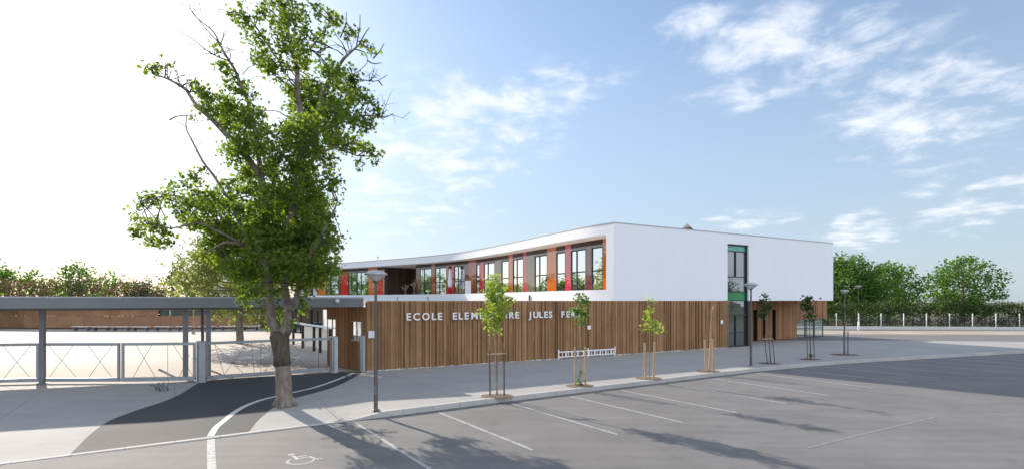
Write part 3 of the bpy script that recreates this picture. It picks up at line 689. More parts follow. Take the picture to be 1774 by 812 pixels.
for d0, d1 in doors:
    m = MB(); m.seg(S(d0 + .02), S(d1 - .02), NI, .05, 0.02, zdo - .02, o=.22); dd = m.build('door', M_wooddk, school)
    m = MB(); q = S(d0 + .15) + NI * .2; m.box((q.x, q.y, 1.05), (.03, .03, .3)); m.build('handle', M_gal, dd)
    m = MB(); m.seg(S(d0), S(d0 + .02), NI, .3, 0, zdo); m.seg(S(d1 - .02), S(d1), NI, .3, 0, zdo); m.build('door_frame', M_frame, dd)
# corner glazing under the timber
s_g = spx(1427, SB)
wg = MB(); wg.seg(S(s_end), S(s_g), NI, .06, 0.0, .08, o=.05); wobj = wg.build('window', M_frame, school); wobj['label'] = 'low corner glazing with dark frames'
f = MB(); nn_ = 4
for k in range(nn_):
    t = s_end + (s_g - s_end) * k / (nn_ - 1); f.seg(S(max(t - .05, s_end)), S(min(t + .05, s_g)), NI, .08, .08, 1.70, o=.04)
for z in (0.85,): f.seg(S(s_end), S(s_g), NI, .05, z, z + .05, o=.05)
f.seg(S(s_g - .08), S(s_g), NI, 6, .0, .08, o=.12); f.seg(S(s_g - .06), S(s_g), NI, .08, .08, 1.7, o=3.0); f.seg(S(s_g - .06), S(s_g), NI, .08, .08, 1.7, o=6.0)
f.build('window_frame', M_frame, wobj)
g = MB(); g.seg(S(s_end), S(s_g - .06), NI, .02, .05, 1.70, o=.075); g.seg(S(s_g - .05), S(s_g - .03), NI, 5.8, .05, 1.7, o=.15)
M_see = clear_glass('see_through_glass', (0.8, .82, .82), 0.10, 0.02)
g.build('pane', M_see, wobj)
# pale blocks / furniture inside the glazed corner
for k, (t, h_) in enumerate(((.4, 1.1), (1.5, .8), (2.3, 1.3))):
    m = MB(); q = S(s_end + t, SB + 2.4); m.box((q.x, q.y, .05 + h_ / 2), (.55, .4, h_), .4); m.box((q.x, q.y, .07 + h_), (.8, .6, .04), .4); m.build('inside_cabinet', M_pvc, wobj)
# terrace over the ground floor + body of ground floor
cyard = [Vector(p) for p in [(-4.4, 28.4), (-8.3, 30.6), (-12.6, 40.5), (-18.2, 50), (-25.5, 57.5), (-30.5, 63)]]
gfpoly = [A + NI * .3 + U * 1.6, W(TG0) + NI * .3, W(TG1) + NI * .3, S(TG1 + .3, SB + .6), S(s_w - .5, SB + .6), S(s_w - .5, 12), Vector((12, 59)), Vector((3, 64.5)), Vector((-7, 71.5)), Vector((-21, 78)), Vector((-29.8, 68))] + cyard[::-1]
m = MB(); m.prism([*gfpoly], ZG - .28, ZG - .01); m.build('terrace_roof', M_roof, school)
# courtyard facade: dark boards and glazing
m = MB()
for ci, (a, b_) in enumerate(zip(cyard, cyard[1:])):
    if ci in (1, 2):
        q = MB(); tt = (b_ - a).normalized(); nn = Vector((tt.y, -tt.x)); nn = nn if nn.x > 0 else -nn
        q.seg(a, b_, nn, .25, 0, ZG - .29); wobj2 = q.build('courtyard_wall', M_white, school); wobj2['label'] = 'white rendered courtyard wall'
        continue
    t = (b_ - a).normalized(); n_ = Vector((t.y, -t.x)); L_ = (b_ - a).length; k = 0; x = 0
    if n_.dot(Vector((1, 1))) < 0: n_ = -n_
    while x < L_ - .05:
        w_ = min(1.35, L_ - x)
        if k % 3 == 2: cladding(m, a + t * x, a + t * (x + w_), -n_, .04, ZG - .29, .12, .25, (.02, .05))
        else:
            fr = MB(); g = MB()
            g.seg(a + t * (x + .06), a + t * (x + w_ - .06), n_, .02, .1, 2.9, o=.06)
            fr.seg(a + t * x, a + t * (x + .06), n_, .1, .0, 2.95); fr.seg(a + t * (x + w_ - .06), a + t * (x + w_), n_, .1, 0, 2.95); fr.seg(a + t * (x + .06), a + t * (x + w_ - .06), n_, .1, 2.0, 2.06)
            fr.seg(a + t * x, a + t * (x + w_), n_, .1, 2.952, ZG - .29)
            wf = fr.build('window', M_frame, school); g.build('pane', M_glassg, wf)
        x += w_; k += 1
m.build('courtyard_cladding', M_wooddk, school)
# porch wall beside the pedestrian gate
PB = Vector((-9.68, 27.3)); pd = (PB - A).normalized(); pn = Vector((pd.y, -pd.x)); 
if pn.y > 0: pn = -pn
PL = (PB - A).length
def ppx(px):
    k = (px - CX) / F; return (k * A.y - A.x) / (pd.x - k * pd.y)
o2 = (ppx(626), ppx(608)); o1 = (ppx(581), ppx(569))
m = MB(); cladding(m, A, PB, pn, .03, ZG - .3, .09, .2, (.015, .05), skip=[(o2[0], o2[1], 1.42, 2.38), (o1[0], o1[1], 1.48, 2.44)])
m.seg(A, A + pd * o2[0], -pn, .15, .03, ZG - .3); m.seg(A + pd * o2[1], A + pd * o1[0], -pn, .15, .03, ZG - .3)
for oo, za, zb in ((o2, 1.42, 2.38), (o1, 1.48, 2.44)):
    m.seg(A + pd * oo[0], A + pd * oo[1], -pn, .15, .03, za); m.seg(A + pd * oo[0], A + pd * oo[1], -pn, .15, zb, ZG - .3)
m.build('porch_wall', M_woodl, school)
for oo, za, zb in ((o2, 1.42, 2.38), (o1, 1.48, 2.44)):
    m = MB(); m.seg(A + pd * oo[0], A + pd * oo[1], -pn, .13, za, za + .03, o=.0); m.seg(A + pd * oo[0], A + pd * oo[1], -pn, .13, zb - .03, zb, o=.0); wo = m.build('porch_window', M_pvc, school)
    m = MB(); q0 = A + pd * ((oo[0] * .55 + oo[1] * .45)); m.seg(q0, q0 + pd * .04, -pn, .05, za + .03, zb - .03, o=.0); m.build('window_frame', M_gal, wo)
# rooftop vent hood and small mast
def vent():
    t = tpx(1245); c = W(t) + NI * 3.0; D = c.y
    r_ = empty('roof_vent', (c.x, c.y, ZT - .12), 'dark pointed vent hood on the flat roof above the stair window', 'roof vent')
    m = MB(); m.box((c.x, c.y, ZT + .14), (1.3, .8, .5), .5); m.build('vent_box', M_lamp, r_)
    m = MB(); u = Vector((U.x, U.y, 0)); b = Vector((c.x, c.y, ZT + .42)); d = Vector((NI.x, NI.y, 0)) * .45
    for sgn in (1,):
        vs = [b - u * 1.0 - d, b + u * .5 - d, b + u * .5 + d, b - u * 1.0 + d, b - u * .9 - d + Vector((0, 0, .08)), b + u * .05 - d + Vector((0, 0, .30)), b + u * .05 + d + Vector((0, 0, .30)), b + u * .2 + Vector((0, 0, .62)), b + u * .62 + Vector((0, 0, .12)) ]
        m.add(vs, [(0, 1, 8, 7, 5, 4), (3, 2, 8, 7, 6), (0, 4, 3), (4, 5, 6, 3), (5, 7, 6), (0, 3, 2, 1), (1, 2, 8)])
    m.build('vent_hood', M_black, r_)
vent()
p_, i_ = hit(641, CV); pp = p_ + CN[int(i_)] * 1.2
ms = MB(); ms.tube([(pp.x, pp.y, ZT - .12), (pp.x, pp.y, ZT + .55)], .035, 6); ms.box((pp.x, pp.y, ZT + .6), (.22, .12, .12))
tag(ms.build('roof_mast', M_cope), 'short grey mast standing on the curved roof above the loggia', 'mast')
# things on the balcony
p_, i_ = hit(800, CV); n_ = CN[int(i_)]; q = p_ + n_ * .75
bx = MB(); bx.box((q.x, q.y, ZP - .02 + .68), (.30, .6, 1.36), math.atan2(n_.y, n_.x) + .9); tag(bx.build('cabinet', M_pvc, bevel=.02), 'white upright cabinet standing on the balcony before a window', 'cabinet')
p_, i_ = hit(769, CV); n_ = CN[int(i_)]; q = p_ + n_ * .8
pr = empty('closed_parasol', (q.x, q.y, ZP - .02), 'folded white parasol standing on the balcony beside the red panel', 'parasol')
m = MB(); m.tube([(q.x, q.y, ZP - .02), (q.x, q.y, ZP + 2.9)], .03, 8); m.lathe((q.x, q.y, ZP - .02), [(.25, 0), (.25, .06), (.05, .09)], 14); m.build('pole', M_frame, pr)
m = MB(); prof = [(.05, 2.75), (.13, 2.5), (.17, 1.9), (.22, 1.3), (.20, .95), (.14, .72), (.04, .75)]
vs = []; seg_ = 20
m.lathe((q.x, q.y, ZP), prof, 18); me = m
o = m.build('canopy', M_curtain, pr)
for v in o.data.vertices:
    a = math.atan2(v.co.y, v.co.x); r_ = 1 + .18 * math.sin(a * 6 + v.co.z * 1.5); v.co.x *= r_; v.co.y *= r_
m = MB(); m.box((q.x, q.y, ZP + 2.85), (.3, .25, .25), .4); m.build('parasol_cap', M_frame, pr)
def dry_plant(px, h_, n, label):
    p_, i_ = hit(px, CV); q = p_ + CN[int(i_)] * .75
    r_ = empty('potted_plant', (q.x, q.y, ZP - .02), label, 'potted plant', 'dry plants on the balcony')
    m = MB(); m.lathe((q.x, q.y, ZP - .02), [(.14, 0), (.2, .35), (.17, .35), (.16, .3)], 12); m.build('pot', M_staked, r_)
    m = MB()
    for k in range(n):
        a = rng.uniform(0, 6.28); r = rng.uniform(.1, .5); hh = h_ * rng.uniform(.5, 1)
        pts = [(q.x + math.cos(a) * r * s_ * s_, q.y + math.sin(a) * r * s_ * s_, ZP + .25 + hh * s_) for s_ in (0, .35, .7, 1)]
        m.tube(pts, [.02, .016, .012, .03], 4)
        for j in range(3):
            b = Vector(pts[2]).lerp(Vector(pts[3]), rng.random()); c = b + Vector((rng.uniform(-.2, .2), rng.uniform(-.2, .2), rng.uniform(.0, .25))); m.tube([b, c], [.012, .02], 4)
    m.build('stems', M_dry, r_)
dry_plant(694, 1.0, 9, 'short dry plant in a pot at the left of the loggia opening'); dry_plant(709, 1.5, 12, 'middle dry plant of the loggia, its stems spread wide'); dry_plant(717, 2.0, 12, 'tallest dry plant, beside the right jamb of the loggia')

# wall lettering
def letters():
    root = empty('wall_lettering', (*W(6), 2.6), 'white school name in raised capitals across the timber wall', 'lettering')
    xs = [705.3, 719, 735, 748.5, 759, 784.7, 794.5, 805, 818.6, 831, 841.5, 852.5, 863.5, 873.5, 882, 892, 915, 924.4, 933, 941.7, 949.6, 971, 980, 988.6, 997.5, 1006]
    tx = 'ECOLEELEMENTAIREJULESFERRY'
    rot = math.atan2(U.y, U.x)
    for ch, px in zip(tx, xs):
        cu = bpy.data.curves.new('tmp', 'FONT'); cu.body = ch; cu.size = 0.50; cu.extrude = .02; cu.offset = .010; cu.align_x = 'CENTER'; cu.resolution_u = 4
        tmp = bpy.data.objects.new('tmp', cu); col.objects.link(tmp)
        bpy.context.view_layer.update()
        dg = bpy.context.evaluated_depsgraph_get(); me = bpy.data.meshes.new_from_object(tmp.evaluated_get(dg)); bpy.data.objects.remove(tmp); bpy.data.curves.remove(cu)
        me.name = 'letter'; me.materials.clear(); me.materials.append(M_letter)
        q = W(tpx(px)) + NO * .235
        o = bpy.data.objects.new('letter', me); col.objects.link(o); o.parent = root
        for v in me.vertices: v.co.x *= 1.08 if ch != 'O' else .98
        o.location = Vector((q.x, q.y, 2.43)) - root.location; o.rotation_euler = (R(90), 0, rot)
        o['label'] = 'letter ' + ch
letters()
# small plates on the wall
def plate(px, z, w, h, name, label, cat, n=1):
    q = W(tpx(px)) + NO * .175; m = MB(); rz = math.atan2(U.y, U.x)
    for k in range(n):
        c = q + U * (k * (w / n) - w / 2 + w / n / 2); m.box((c.x, c.y, z), (w / n - .02, .02, h), rz)
    c = q + NI * .06; m.box((c.x, c.y, z), (w * .5, .1, h * .5), rz)
    tag(m.build(name, M_pvc), label, cat)
plate(643.5, 1.78, .40, .34, 'notice_plate', 'pair of white notices on the timber wall behind the nearest lamp post', 'notice', 2)
plate(1017.5, 1.78, .26, .24, 'notice_plate', 'single small white plate on the timber wall above the bicycle rack', 'notice')
plate(1247, 1.88, .26, .26, 'letter_box', 'small white square box on the timber wall left of the stair door', 'box')
# bicycle rack
def rack():
    a = G(967, 622).to_2d(); b_ = G(1066, 615.5).to_2d(); t = (b_ - a).normalized(); n_ = Vector((-t.y, t.x)); L_ = (b_ - a).length
    r_ = empty('bicycle_rack', (*((a + b_) / 2), 0), 'low white bicycle rack standing against the timber wall', 'bicycle rack')
    m = MB(); m.seg(a, b_, n_, .05, .38, .45); m.seg(a, b_, n_, .05, .10, .16); m.seg(a, b_, n_, .05, .10, .15, o=.4); m.build('rail', M_pvc, r_)
    for q in (a, (a + b_) / 2, b_ - t * .06):
        m = MB(); m.seg(q, q + t * .06, n_, .5, .0, .05); m.seg(q, q + t * .07, n_, .07, .05, .56, o=-.01); m.build('leg', M_pvc, r_)
    k = 0; x = .3
    while x < L_ - .1:
        m = MB(); m.seg(a + t * x, a + t * (x + (.10 if k % 2 else .04)), n_, .035, .16, .38, o=.008); m.build('wheel_holder', M_pvc, r_); x += .21; k += 1
rack()

# ------------------------------------------------------------------ canopy over the entrance
def canopy():
    front = [Vector(p) for p in [(-60, 8.0), (-40, 13.2), (-24, 17.6), (-15.6, 20.7), (-12.9, 22.3), (-10.4, 23.5), (-7.02, 24.55)]]
    DP = [6.6, 6.6, 6.6, 6.6, 6.6, 6.2, 1.7]
    def back_band(m, d0, d1, z0, z1, beam=False):
        vs = []; n = len(front)
        for p, q, dd in zip(front, N_, DP):
            for d, z in ((dd + d0 if beam else d0, z0), (dd + d0 if beam else d0, z1), (dd + d1, z1), (dd + d1, z0)): vs.append((p.x + q.x * d, p.y + q.y * d, z))
        fs = []
        for i in range(n - 1):
            for k in range(4): fs.append((4 * i + k, 4 * i + (k + 1) % 4, 4 * i + 4 + (k + 1) % 4, 4 * i + 4 + k))
        fs += [(0, 3, 2, 1), (4 * n - 4, 4 * n - 3, 4 * n - 2, 4 * n - 1)]; m.add(vs, fs)
    r_ = empty('entrance_canopy', (-13, 24, 0), 'long flat grey steel canopy on slim columns over the school gate', 'canopy')
    N_ = []
    for i in range(len(front)):
        t = (front[min(i + 1, len(front) - 1)] - front[max(i - 1, 0)]).normalized(); N_.append(Vector((-t.y, t.x)))
    m = MB(); band(m, front, N_, 0, .12, 3.10, 3.50); m.build('fascia', M_fascia, r_)
    m = MB(); band(m, front, N_, -.015, .2, 3.504, 3.56); m.build('coping', M_gal, r_)
    m = MB(); back_band(m, .125, -.2, 3.16, 3.44); m.build('roof', M_under, r_)
    m = MB(); back_band(m, -.195, 0, 2.92, 3.46, True); m.build('back_beam', M_fascia, r_)
    cols = [(G(321.5, 655), .085, M_steel), (G(361, 653), .085, M_steel), (G(351, 636), .06, M_lamp)]
    for x in (-19.2, -24.5, -30): cols.append((Vector((x, 22.7 - (abs(x) - 14) * .28, 0)), .085, M_steel))
    for c, rr, mm in cols:
        m = MB(); m.box((c.x, c.y, 1.58), (rr * 2, rr * 2, 3.1 if True else 3), .3); m.box((c.x, c.y, .02), (rr * 3.4, rr * 3.4, .03), .3); m.build('column', mm, r_)
    m = MB(); q = Vector((-9.6, 25.9)); m.box((q.x, q.y, 3.13), (1.1, .12, .05), .6); m.build('ceiling_light', M_pvc, r_)
    m = MB(); c = G(568, 0 or 700); 
    q = Vector((-8.55, 24.0)); q2 = front[-1].lerp(front[-2], .33) - N_[-1] * .1
    m.lathe((q2.x, q2.y, 3.36), [(.0, .12), (.08, .09), (.10, 0), (.07, -.07), (0, -.09)], 12); m.build('camera_dome', M_leaf if False else M_conc, r_)
canopy()

# ------------------------------------------------------------------ gates and fence
ZF = 1.66
def gate_panel(a, b_, name, label, cat, cables, group=None, brace=None, z1=ZF, mesh=False):
    t = (b_ - a).normalized(); n_ = Vector((-t.y, t.x)); L_ = (b_ - a).length
    r_ = empty(name, ((a.x + b_.x) / 2, (a.y + b_.y) / 2, 0), label, cat, group)
    m = MB(); m.seg(a, b_, n_, .07, z1 - .11, z1); m.build('top_rail', M_gal, r_)
    m = MB(); m.seg(a, b_, n_, .10, .08, .24, o=-.015); m.build('bottom_rail', M_gal, r_)
    for q in (a, b_ - t * .09):
        m = MB(); m.seg(q, q + t * .09, n_, .068, .242, z1 - .112, o=.001); m.build('stile', M_gal, r_)
    for (u0, v0, u1, v1) in cables:
        p0 = a + t * (u0 * L_) + n_ * .035; p1 = a + t * (u1 * L_) + n_ * .035
        m = MB(); m.tube([(p0.x, p0.y, .24 + v0 * (z1 - .35)), (p1.x, p1.y, .24 + v1 * (z1 - .35))], .009, 5); m.build('cable', M_steel, r_)
    if brace:
        (u0, v0, u1, v1) = brace; p0 = a + t * (u0 * L_) + n_ * .035; p1 = a + t * (u1 * L_) + n_ * .035
        m = MB(); m.tube([(p0.x, p0.y, v0), (p1.x, p1.y, v1)], .045, 6); m.build('brace', M_gal, r_)
    return r_
P1 = G(357, 660.5).to_2d(); P2 = G(576, 644.5).to_2d()
gate_panel(P1, P2, 'sliding_gate', 'long sliding steel gate with crossed cables closing the driveway', 'gate',
           [(.06, 1, .13, 0), (.06, 1, .27, 0), (.30, 1, .13, 0), (.33, 1, .355, 0), (.405, 1, .405, 0), (.41, 1, .62, 0), (.50, .62, .44, 0), (.55, 1, .80, 0), (.78, 1, .60, 0), (.62, 1, .70, .7), (.88, 1, .88, 0)])
F0 = G(210, 663.5).to_2d(); F1 = G(338, 661.5).to_2d()
gate_panel(F0, F1, 'fence_panel', 'steel fence panel with a diagonal brace left of the driveway gate', 'fence',
           [(.62, 1, .62, 0), (.70, 1, .97, 0), (.92, .7, .78, 0), (.2, 1, .45, 0), (.4, 1, .15, 0)], 'fence panels left of the gate', brace=(.50, .55, .74, .18))
F2 = G(70, 664).to_2d(); F3 = G(-90, 668).to_2d(); F4 = G(-260, 676).to_2d()
gate_panel(F2, F0 - Vector((.08, 0)), 'fence_panel', 'steel fence panel second to the left of the gate', 'fence', [(.1, 1, .45, 0), (.4, 1, .1, 0), (.6, 1, .9, 0), (.9, 1, .6, 0)], 'fence panels left of the gate')
gate_panel(F3, F2 - Vector((.08, 0)), 'fence_panel', 'steel fence panel farthest left along the courtyard', 'fence', [(.1, 1, .45, 0), (.4, 1, .1, 0), (.6, 1, .9, 0), (.9, 1, .6, 0)], 'fence panels left of the gate')
def gate_post(c, w, d, h, name, label, mt, rz, parts=2):
    r_ = empty(name, (c.x, c.y, 0), label, 'gate post')
    m = MB(); m.box((c.x, c.y, h / 2), (w, d, h), rz); m.build('post_body', mt, r_, bevel=.012)
    m = MB(); m.box((c.x, c.y, h + .012), (w + .03, d + .03, .02), rz); m.build('post_cap', M_gal, r_)
    m = MB(); ca = Vector((math.cos(rz), math.sin(rz))); q = c - ca * (w / 2 - .05) + Vector((ca.y, -ca.x)) * (d / 2 + .02); m.box((q.x, q.y, h / 2), (.03, .03, h - .1), rz); m.build('guide_rail', M_steel, r_)
gate_post(G(349.5, 662).to_2d(), .34, .22, 1.70, 'gate_post', 'thick grey steel gate post between fence panel and sliding gate', M_gal, .25)
gate_post(G(580, 645).to_2d(), .24, .24, 1.70, 'gate_post', 'pale steel gate post at the right end of the sliding gate', M_pvc if False else simple('pale_steel', (.46, .50, .50), .35, .3, var=.1, scale=3), .55)
gate_post(G(628.5, 642.5).to_2d(), .22, .2, 1.70, 'gate_post', 'pale steel gate post against the timber wall corner', MATS['pale_steel'], .55)
# open pedestrian leaf
a = G(624, 641).to_2d(); b_ = a + Vector((-.62, .9)).normalized() * .95
t = (b_ - a).normalized(); n_ = Vector((-t.y, t.x))
r_ = empty('pedestrian_gate', (a.x, a.y, 0), 'narrow pedestrian gate leaf standing open beside the timber wall', 'gate')
m = MB(); m.seg(a, b_, n_, .05, .12, .22); m.seg(a, b_, n_, .05, 1.6, 1.68); m.seg(a, a + t * .07, n_, .05, .22, 1.6); m.seg(b_ - t * .07, b_, n_, .05, .22, 1.6); m.build('gate_frame', MATS['pale_steel'], r_)
m = MB()
for k in range(1, 12):
    m.seg(a + t * (.07 + k * .0675), a + t * (.085 + k * .0675), n_, .012, .22, 1.6, o=.02)
for k in range(1, 14): m.seg(a + t * .07, b_ - t * .07, n_, .008, .22 + k * .1, .228 + k * .1, o=.033)
m.build('mesh_panel', M_gal, r_)
m = MB(); q = b_ - t * .05; m.box((q.x, q.y - .05, 1.0), (.04, .12, .12)); m.build('lock', M_frame, r_)
# courtyard screen with white rail
def screen():
    pts = [Vector(p) for p in [(-19.5, 44.0), (-17.0, 40.3), (-14.9, 36.9), (-13.3, 34.8), (-12.45, 33.6), (-11.2, 31.9)]]
    r_ = empty('courtyard_screen', (-14.9, 36.9, 0), 'shoulder high screen with white rail and black posts behind the gate', 'screen')
    m = MB()
    for a, b_ in zip(pts, pts[1:]):
        t = (b_ - a).normalized(); n_ = Vector((-t.y, t.x)); m.seg(a - t * .03, b_ + t * .03, n_, .35, 1.66, 1.74)
    m.build('rail', M_pvc, r_)
    for p in pts: m = MB(); m.box((p.x, p.y + .1, .83), (.16, .16, 1.655), .6); m.build('post', M_black, r_)
    for a, b_ in list(zip(pts, pts[1:]))[2:]:
        t = (b_ - a).normalized(); n_ = Vector((-t.y, t.x)); m = MB(); m.seg(a + t * .12, b_ - t * .12, n_, .02, .25, 1.6, o=.1); m.build('panel', M_pane_t, r_)
screen()

# ------------------------------------------------------------------ courtyard wing far left (timber ring)
def ring():
    P = [Vector(p) for p in [(-31, 63.2), (-36, 62.2), (-42, 61.6), (-50, 61.8), (-60, 63.0), (-75, 66)]]
    r_ = empty('courtyard_wing', (-42, 63, 0), 'low timber clad wing curving round the far side of the courtyard', 'building')
    N_ = []
    for i in range(len(P)):
        t = (P[min(i + 1, len(P) - 1)] - P[max(i - 1, 0)]).normalized(); nn = Vector((t.y, -t.x)); N_.append(nn if nn.y > 0 else -nn)
    m = MB()
    for a, b_ in zip(P, P[1:]):
        t = (b_ - a).normalized(); nn = Vector((t.y, -t.x)); nn = nn if nn.y > 0 else -nn; L_ = (b_ - a).length; x = 0
        while x < L_ - .02:
            w_ = min(1.15, L_ - x); m.seg(a + t * x, a + t * (x + w_ - .02), nn, .1, .12, 1.55); x += w_
    m.build('timber_panel', M_ring, r_)
    m = MB(); band(m, P, N_, .11, .3, 0, 1.52); m.build('backing', M_woodback, r_)
    m = MB(); band(m, P[:3], N_[:3], .3, .34, 1.55, 2.75); g = m.build('window', M_glassg, r_)
    m = MB()
    for x in (0.3, 1.4, 2.2, 3.9, 4.1, 6.6, 8.2, 9.9):
        a = P[0].lerp(P[2], x / (P[2] - P[0]).length) ; m.box((a.x, a.y + .25, 2.1), (.09, .08, 1.2))
    m.build('window_frame', M_pvc, g)
    m = MB()
    for a, b_ in zip(P[2:], P[3:]):
        t = (b_ - a).normalized(); nn = Vector((t.y, -t.x)); nn = nn if nn.y > 0 else -nn; L_ = (b_ - a).length; x = 0
        while x < L_ - .02:
            w_ = min(1.15, L_ - x); m.seg(a + t * x, a + t * (x + w_ - .02), nn, .1, 1.58, 2.75, o=.03); x += w_
    m.build('upper_panel', M_ring, r_)
    m = MB(); band(m, P, N_, -.5, 7, 2.76, 3.2); m.build('roof', M_under, r_)
ring()
def bench(x, y, rz, lab):
    r_ = empty('bench', (0, 0, 0), lab, 'bench', 'benches along the courtyard wing')
    m = MB(); m.box((0, 0, .46), (1.9, .55, .08)); m.build('seat', M_conc, r_, bevel=.01)
    for s_ in (-.7, .7):
        m = MB(); m.box((s_, 0, .21), (.10, .5, .42)); m.build('leg', M_steel, r_)
    r_.location = (x, y, 0); r_.rotation_euler = (0, 0, rz); return r_
b0 = bench(-30.2, 60.0, 0, 'grey bench at the right end of the row along the timber wing')
ords = ['second', 'third', 'fourth', 'fifth', 'sixth', 'seventh', 'eighth', 'ninth']
for k in range(1, 9):
    c = copy_tree(b0); x = -30.2 - k * 2.3; c.location = (x, 60.0 - min(k, 5) * .32 + max(0, k - 5) * .1, 0); c.rotation_euler = (0, 0, rng.uniform(-.05, .12))
    c['label'] = f'grey bench, {ords[k-1]} from the right in the row along the timber wing'
# thin pole in the courtyard
c = G(335, 578); m = MB(); m.tube([(c.x, c.y, 0), (c.x, c.y, 3.0)], .04, 6); m.lathe((c.x, c.y, 0), [(.16, 0), (.16, .3), (.05, .32)], 10)
tag(m.build('courtyard_pole', M_stake), 'thin pale pole standing in the sunny courtyard behind the left columns', 'pole')
# pale tower behind
m = MB(); tb = empty('apartment_block', (-52, 95, 0), 'pale rendered block rising behind the canopy and the big tree', 'building')
m.prism([(-54, 92), (-46.5, 92), (-46.5, 104), (-54, 104)], 0, 8.6); m.build('wall', M_conc, tb); m = MB(); m.prism([(-54.2, 91.8), (-46.3, 91.8), (-46.3, 104.2), (-54.2, 104.2)], 8.602, 8.8); m.build('roof', M_cope, tb)
for z in (5.6, 2.6):
    m = MB(); m.box((-48.5, 91.98, z), (1.0, .06, 1.3)); w_ = m.build('window', M_glassg, tb); m = MB(); m.box((-48.5, 91.94, z - .7), (1.2, .12, .08)); m.build('sill', M_pvc, w_)

# ------------------------------------------------------------------ small wear and clutter
def drain(p, label):
    r_ = empty('drain_grate', (p.x, p.y, PK), label, 'drain'); a = math.atan2(kdir.y, kdir.x); c_, s_ = math.cos(a), math.sin(a)
    m = MB(); m.box((p.x, p.y, PK + .004), (.56, .34, .006), a); m.build('drain_frame', M_lamp, r_)
    m = MB()
    for k in range(-4, 5): m.box((p.x + k * .055 * c_, p.y + k * .055 * s_, PK + .0095), (.02, .28, .004), a)
    m.build('grate', M_gal, r_)
drain(k0 + kdir * 4.3 - kn * .24, 'small iron drain grate in the gutter left of the nearest young tree')
drain(k0 + kdir * 19.0 - kn * .24, 'small iron drain grate in the gutter near the second street lamp')
# ------------------------------------------------------------------ street lamps
def lamp(loc, hgt=4.36):
    x, y = loc; r_ = empty('street_lamp', (0, 0, 0), '', 'street lamp', 'street lamps with dished heads')
    m = MB(); m.lathe((0, 0, 0), [(.12, 0), (.12, .02), (.075, .03), (.062, .10), (.060, 1.25), (.045, 1.32), (.040, hgt - .42), (.036, hgt - .35), (0, hgt - .35)], 16); m.build('pole', M_lamp, r_)
    m = MB(); m.box((0, -.064, .62), (.07, .012, .28)); m.build('service_hatch', M_steel, r_)
    m = MB(); m.lathe((0, 0, hgt - .16), [(.345, 0), (.352, .02), (.34, .035), (.27, .075), (.15, .115), (.04, .13), (0, .132)], 32); m.lathe((0, 0, hgt - .165), [(.335, .0), (.2, .03), (0, .045)], 32); m.build('lamp_cap', M_cap, r_)
    m = MB(); m.lathe((0, 0, hgt - .16), [(.325, -.004), (.26, -.07), (.16, -.155), (.06, -.21)], 32); m.build('lamp_bowl', M_bowl, r_)
    for k in range(3):
        a = .5 + k * 2.0944; c_, s_ = math.cos(a), math.sin(a)
        m = MB(); m.tube([(c_ * .02, s_ * .02, hgt - .42), (c_ * .10, s_ * .10, hgt - .35), (c_ * .24, s_ * .24, hgt - .22), (c_ * .34, s_ * .34, hgt - .15)], [.022, .018, .014, .012], 6); m.build('arm', M_lamp, r_)
    m = MB(); m.lathe((0, 0, hgt - .36), [(0, 0), (.045, .02), (.05, .12), (.035, .2), (0, .22)], 12); m.build('bulb', M_bulb, r_)
    r_.location = (x, y, 0); return r_
l0 = lamp(G(651, 710).to_2d()); l0['label'] = 'nearest grey street lamp with glass dish head, standing at the kerb corner'
for (x, y, lab) in ((*G(1301, 633).to_2d(), 'grey street lamp in front of the door beside the stair window'), (*G(1463, 589).to_2d(), 'distant street lamp behind the last staked tree at the right'), (47.0, 70.5, 'farthest street lamp, its head showing against the big tree at the right')):
    c = copy_tree(l0); c.location = (x, y, 0); c['label'] = lab
    if y > 65: c.scale = (1.2, 1.2, 1.26)

# ------------------------------------------------------------------ trees
LEAF = [(0, 0), (.18, .10), (.5, .02), (.38, .26), (.62, .5), (.26, .52), (.0, 1.0), (-.26, .52), (-.62, .5), (-.38, .26), (-.5, .02), (-.18, .10)]
def leaf_cloud(m, blobs, n_per, size, r, flat=0.25, simple_leaf=False):
    """blobs: (centre, (rx,ry,rz), weight)"""
    for c, rad, w in blobs:
        n = max(3, int(n_per * w * (rad[0] * rad[2] * 2 + rad[0] * rad[1]) * 1.05))
        # sub clumps for unevenness
        n = min(n, 9000); subs = []
        for k in range(max(2, n // 14)):
            d = Vector((r.gauss(0, 1), r.gauss(0, 1), r.gauss(0, 1))).normalized() * (r.random() ** .45)
            subs.append(Vector((c[0] + d.x * rad[0], c[1] + d.y * rad[1], c[2] + d.z * rad[2])))
        for k in range(n):
            s = r.choice(subs); q = s + Vector((r.gauss(0, 1), r.gauss(0, 1), r.gauss(0, .8))) * size * 1.05
            sz = size * r.uniform(.6, 1.3)
            nrm = Vector((r.gauss(0, 1), r.gauss(0, 1), r.gauss(0, 1) + flat)).normalized(); a = nrm.orthogonal().normalized(); b_ = nrm.cross(a)
            th = r.uniform(0, 6.28); a, b_ = a * math.cos(th) + b_ * math.sin(th), b_ * math.cos(th) - a * math.sin(th)
            if simple_leaf:
                shp = [(0, 0), (.4, .35), (0, 1), (-.4, .35)]
                m.add([q + (a * u + b_ * v) * sz for u, v in shp], [(0, 1, 2, 3)])
            else:
                cur = nrm * sz * .18
                m.add([q + (a * u + b_ * v) * sz + cur * (abs(u) * 1.2) for u, v in LEAF], [(0, 1, 2, 3, 4, 5, 6), (0, 6, 7, 8, 9, 10, 11)])
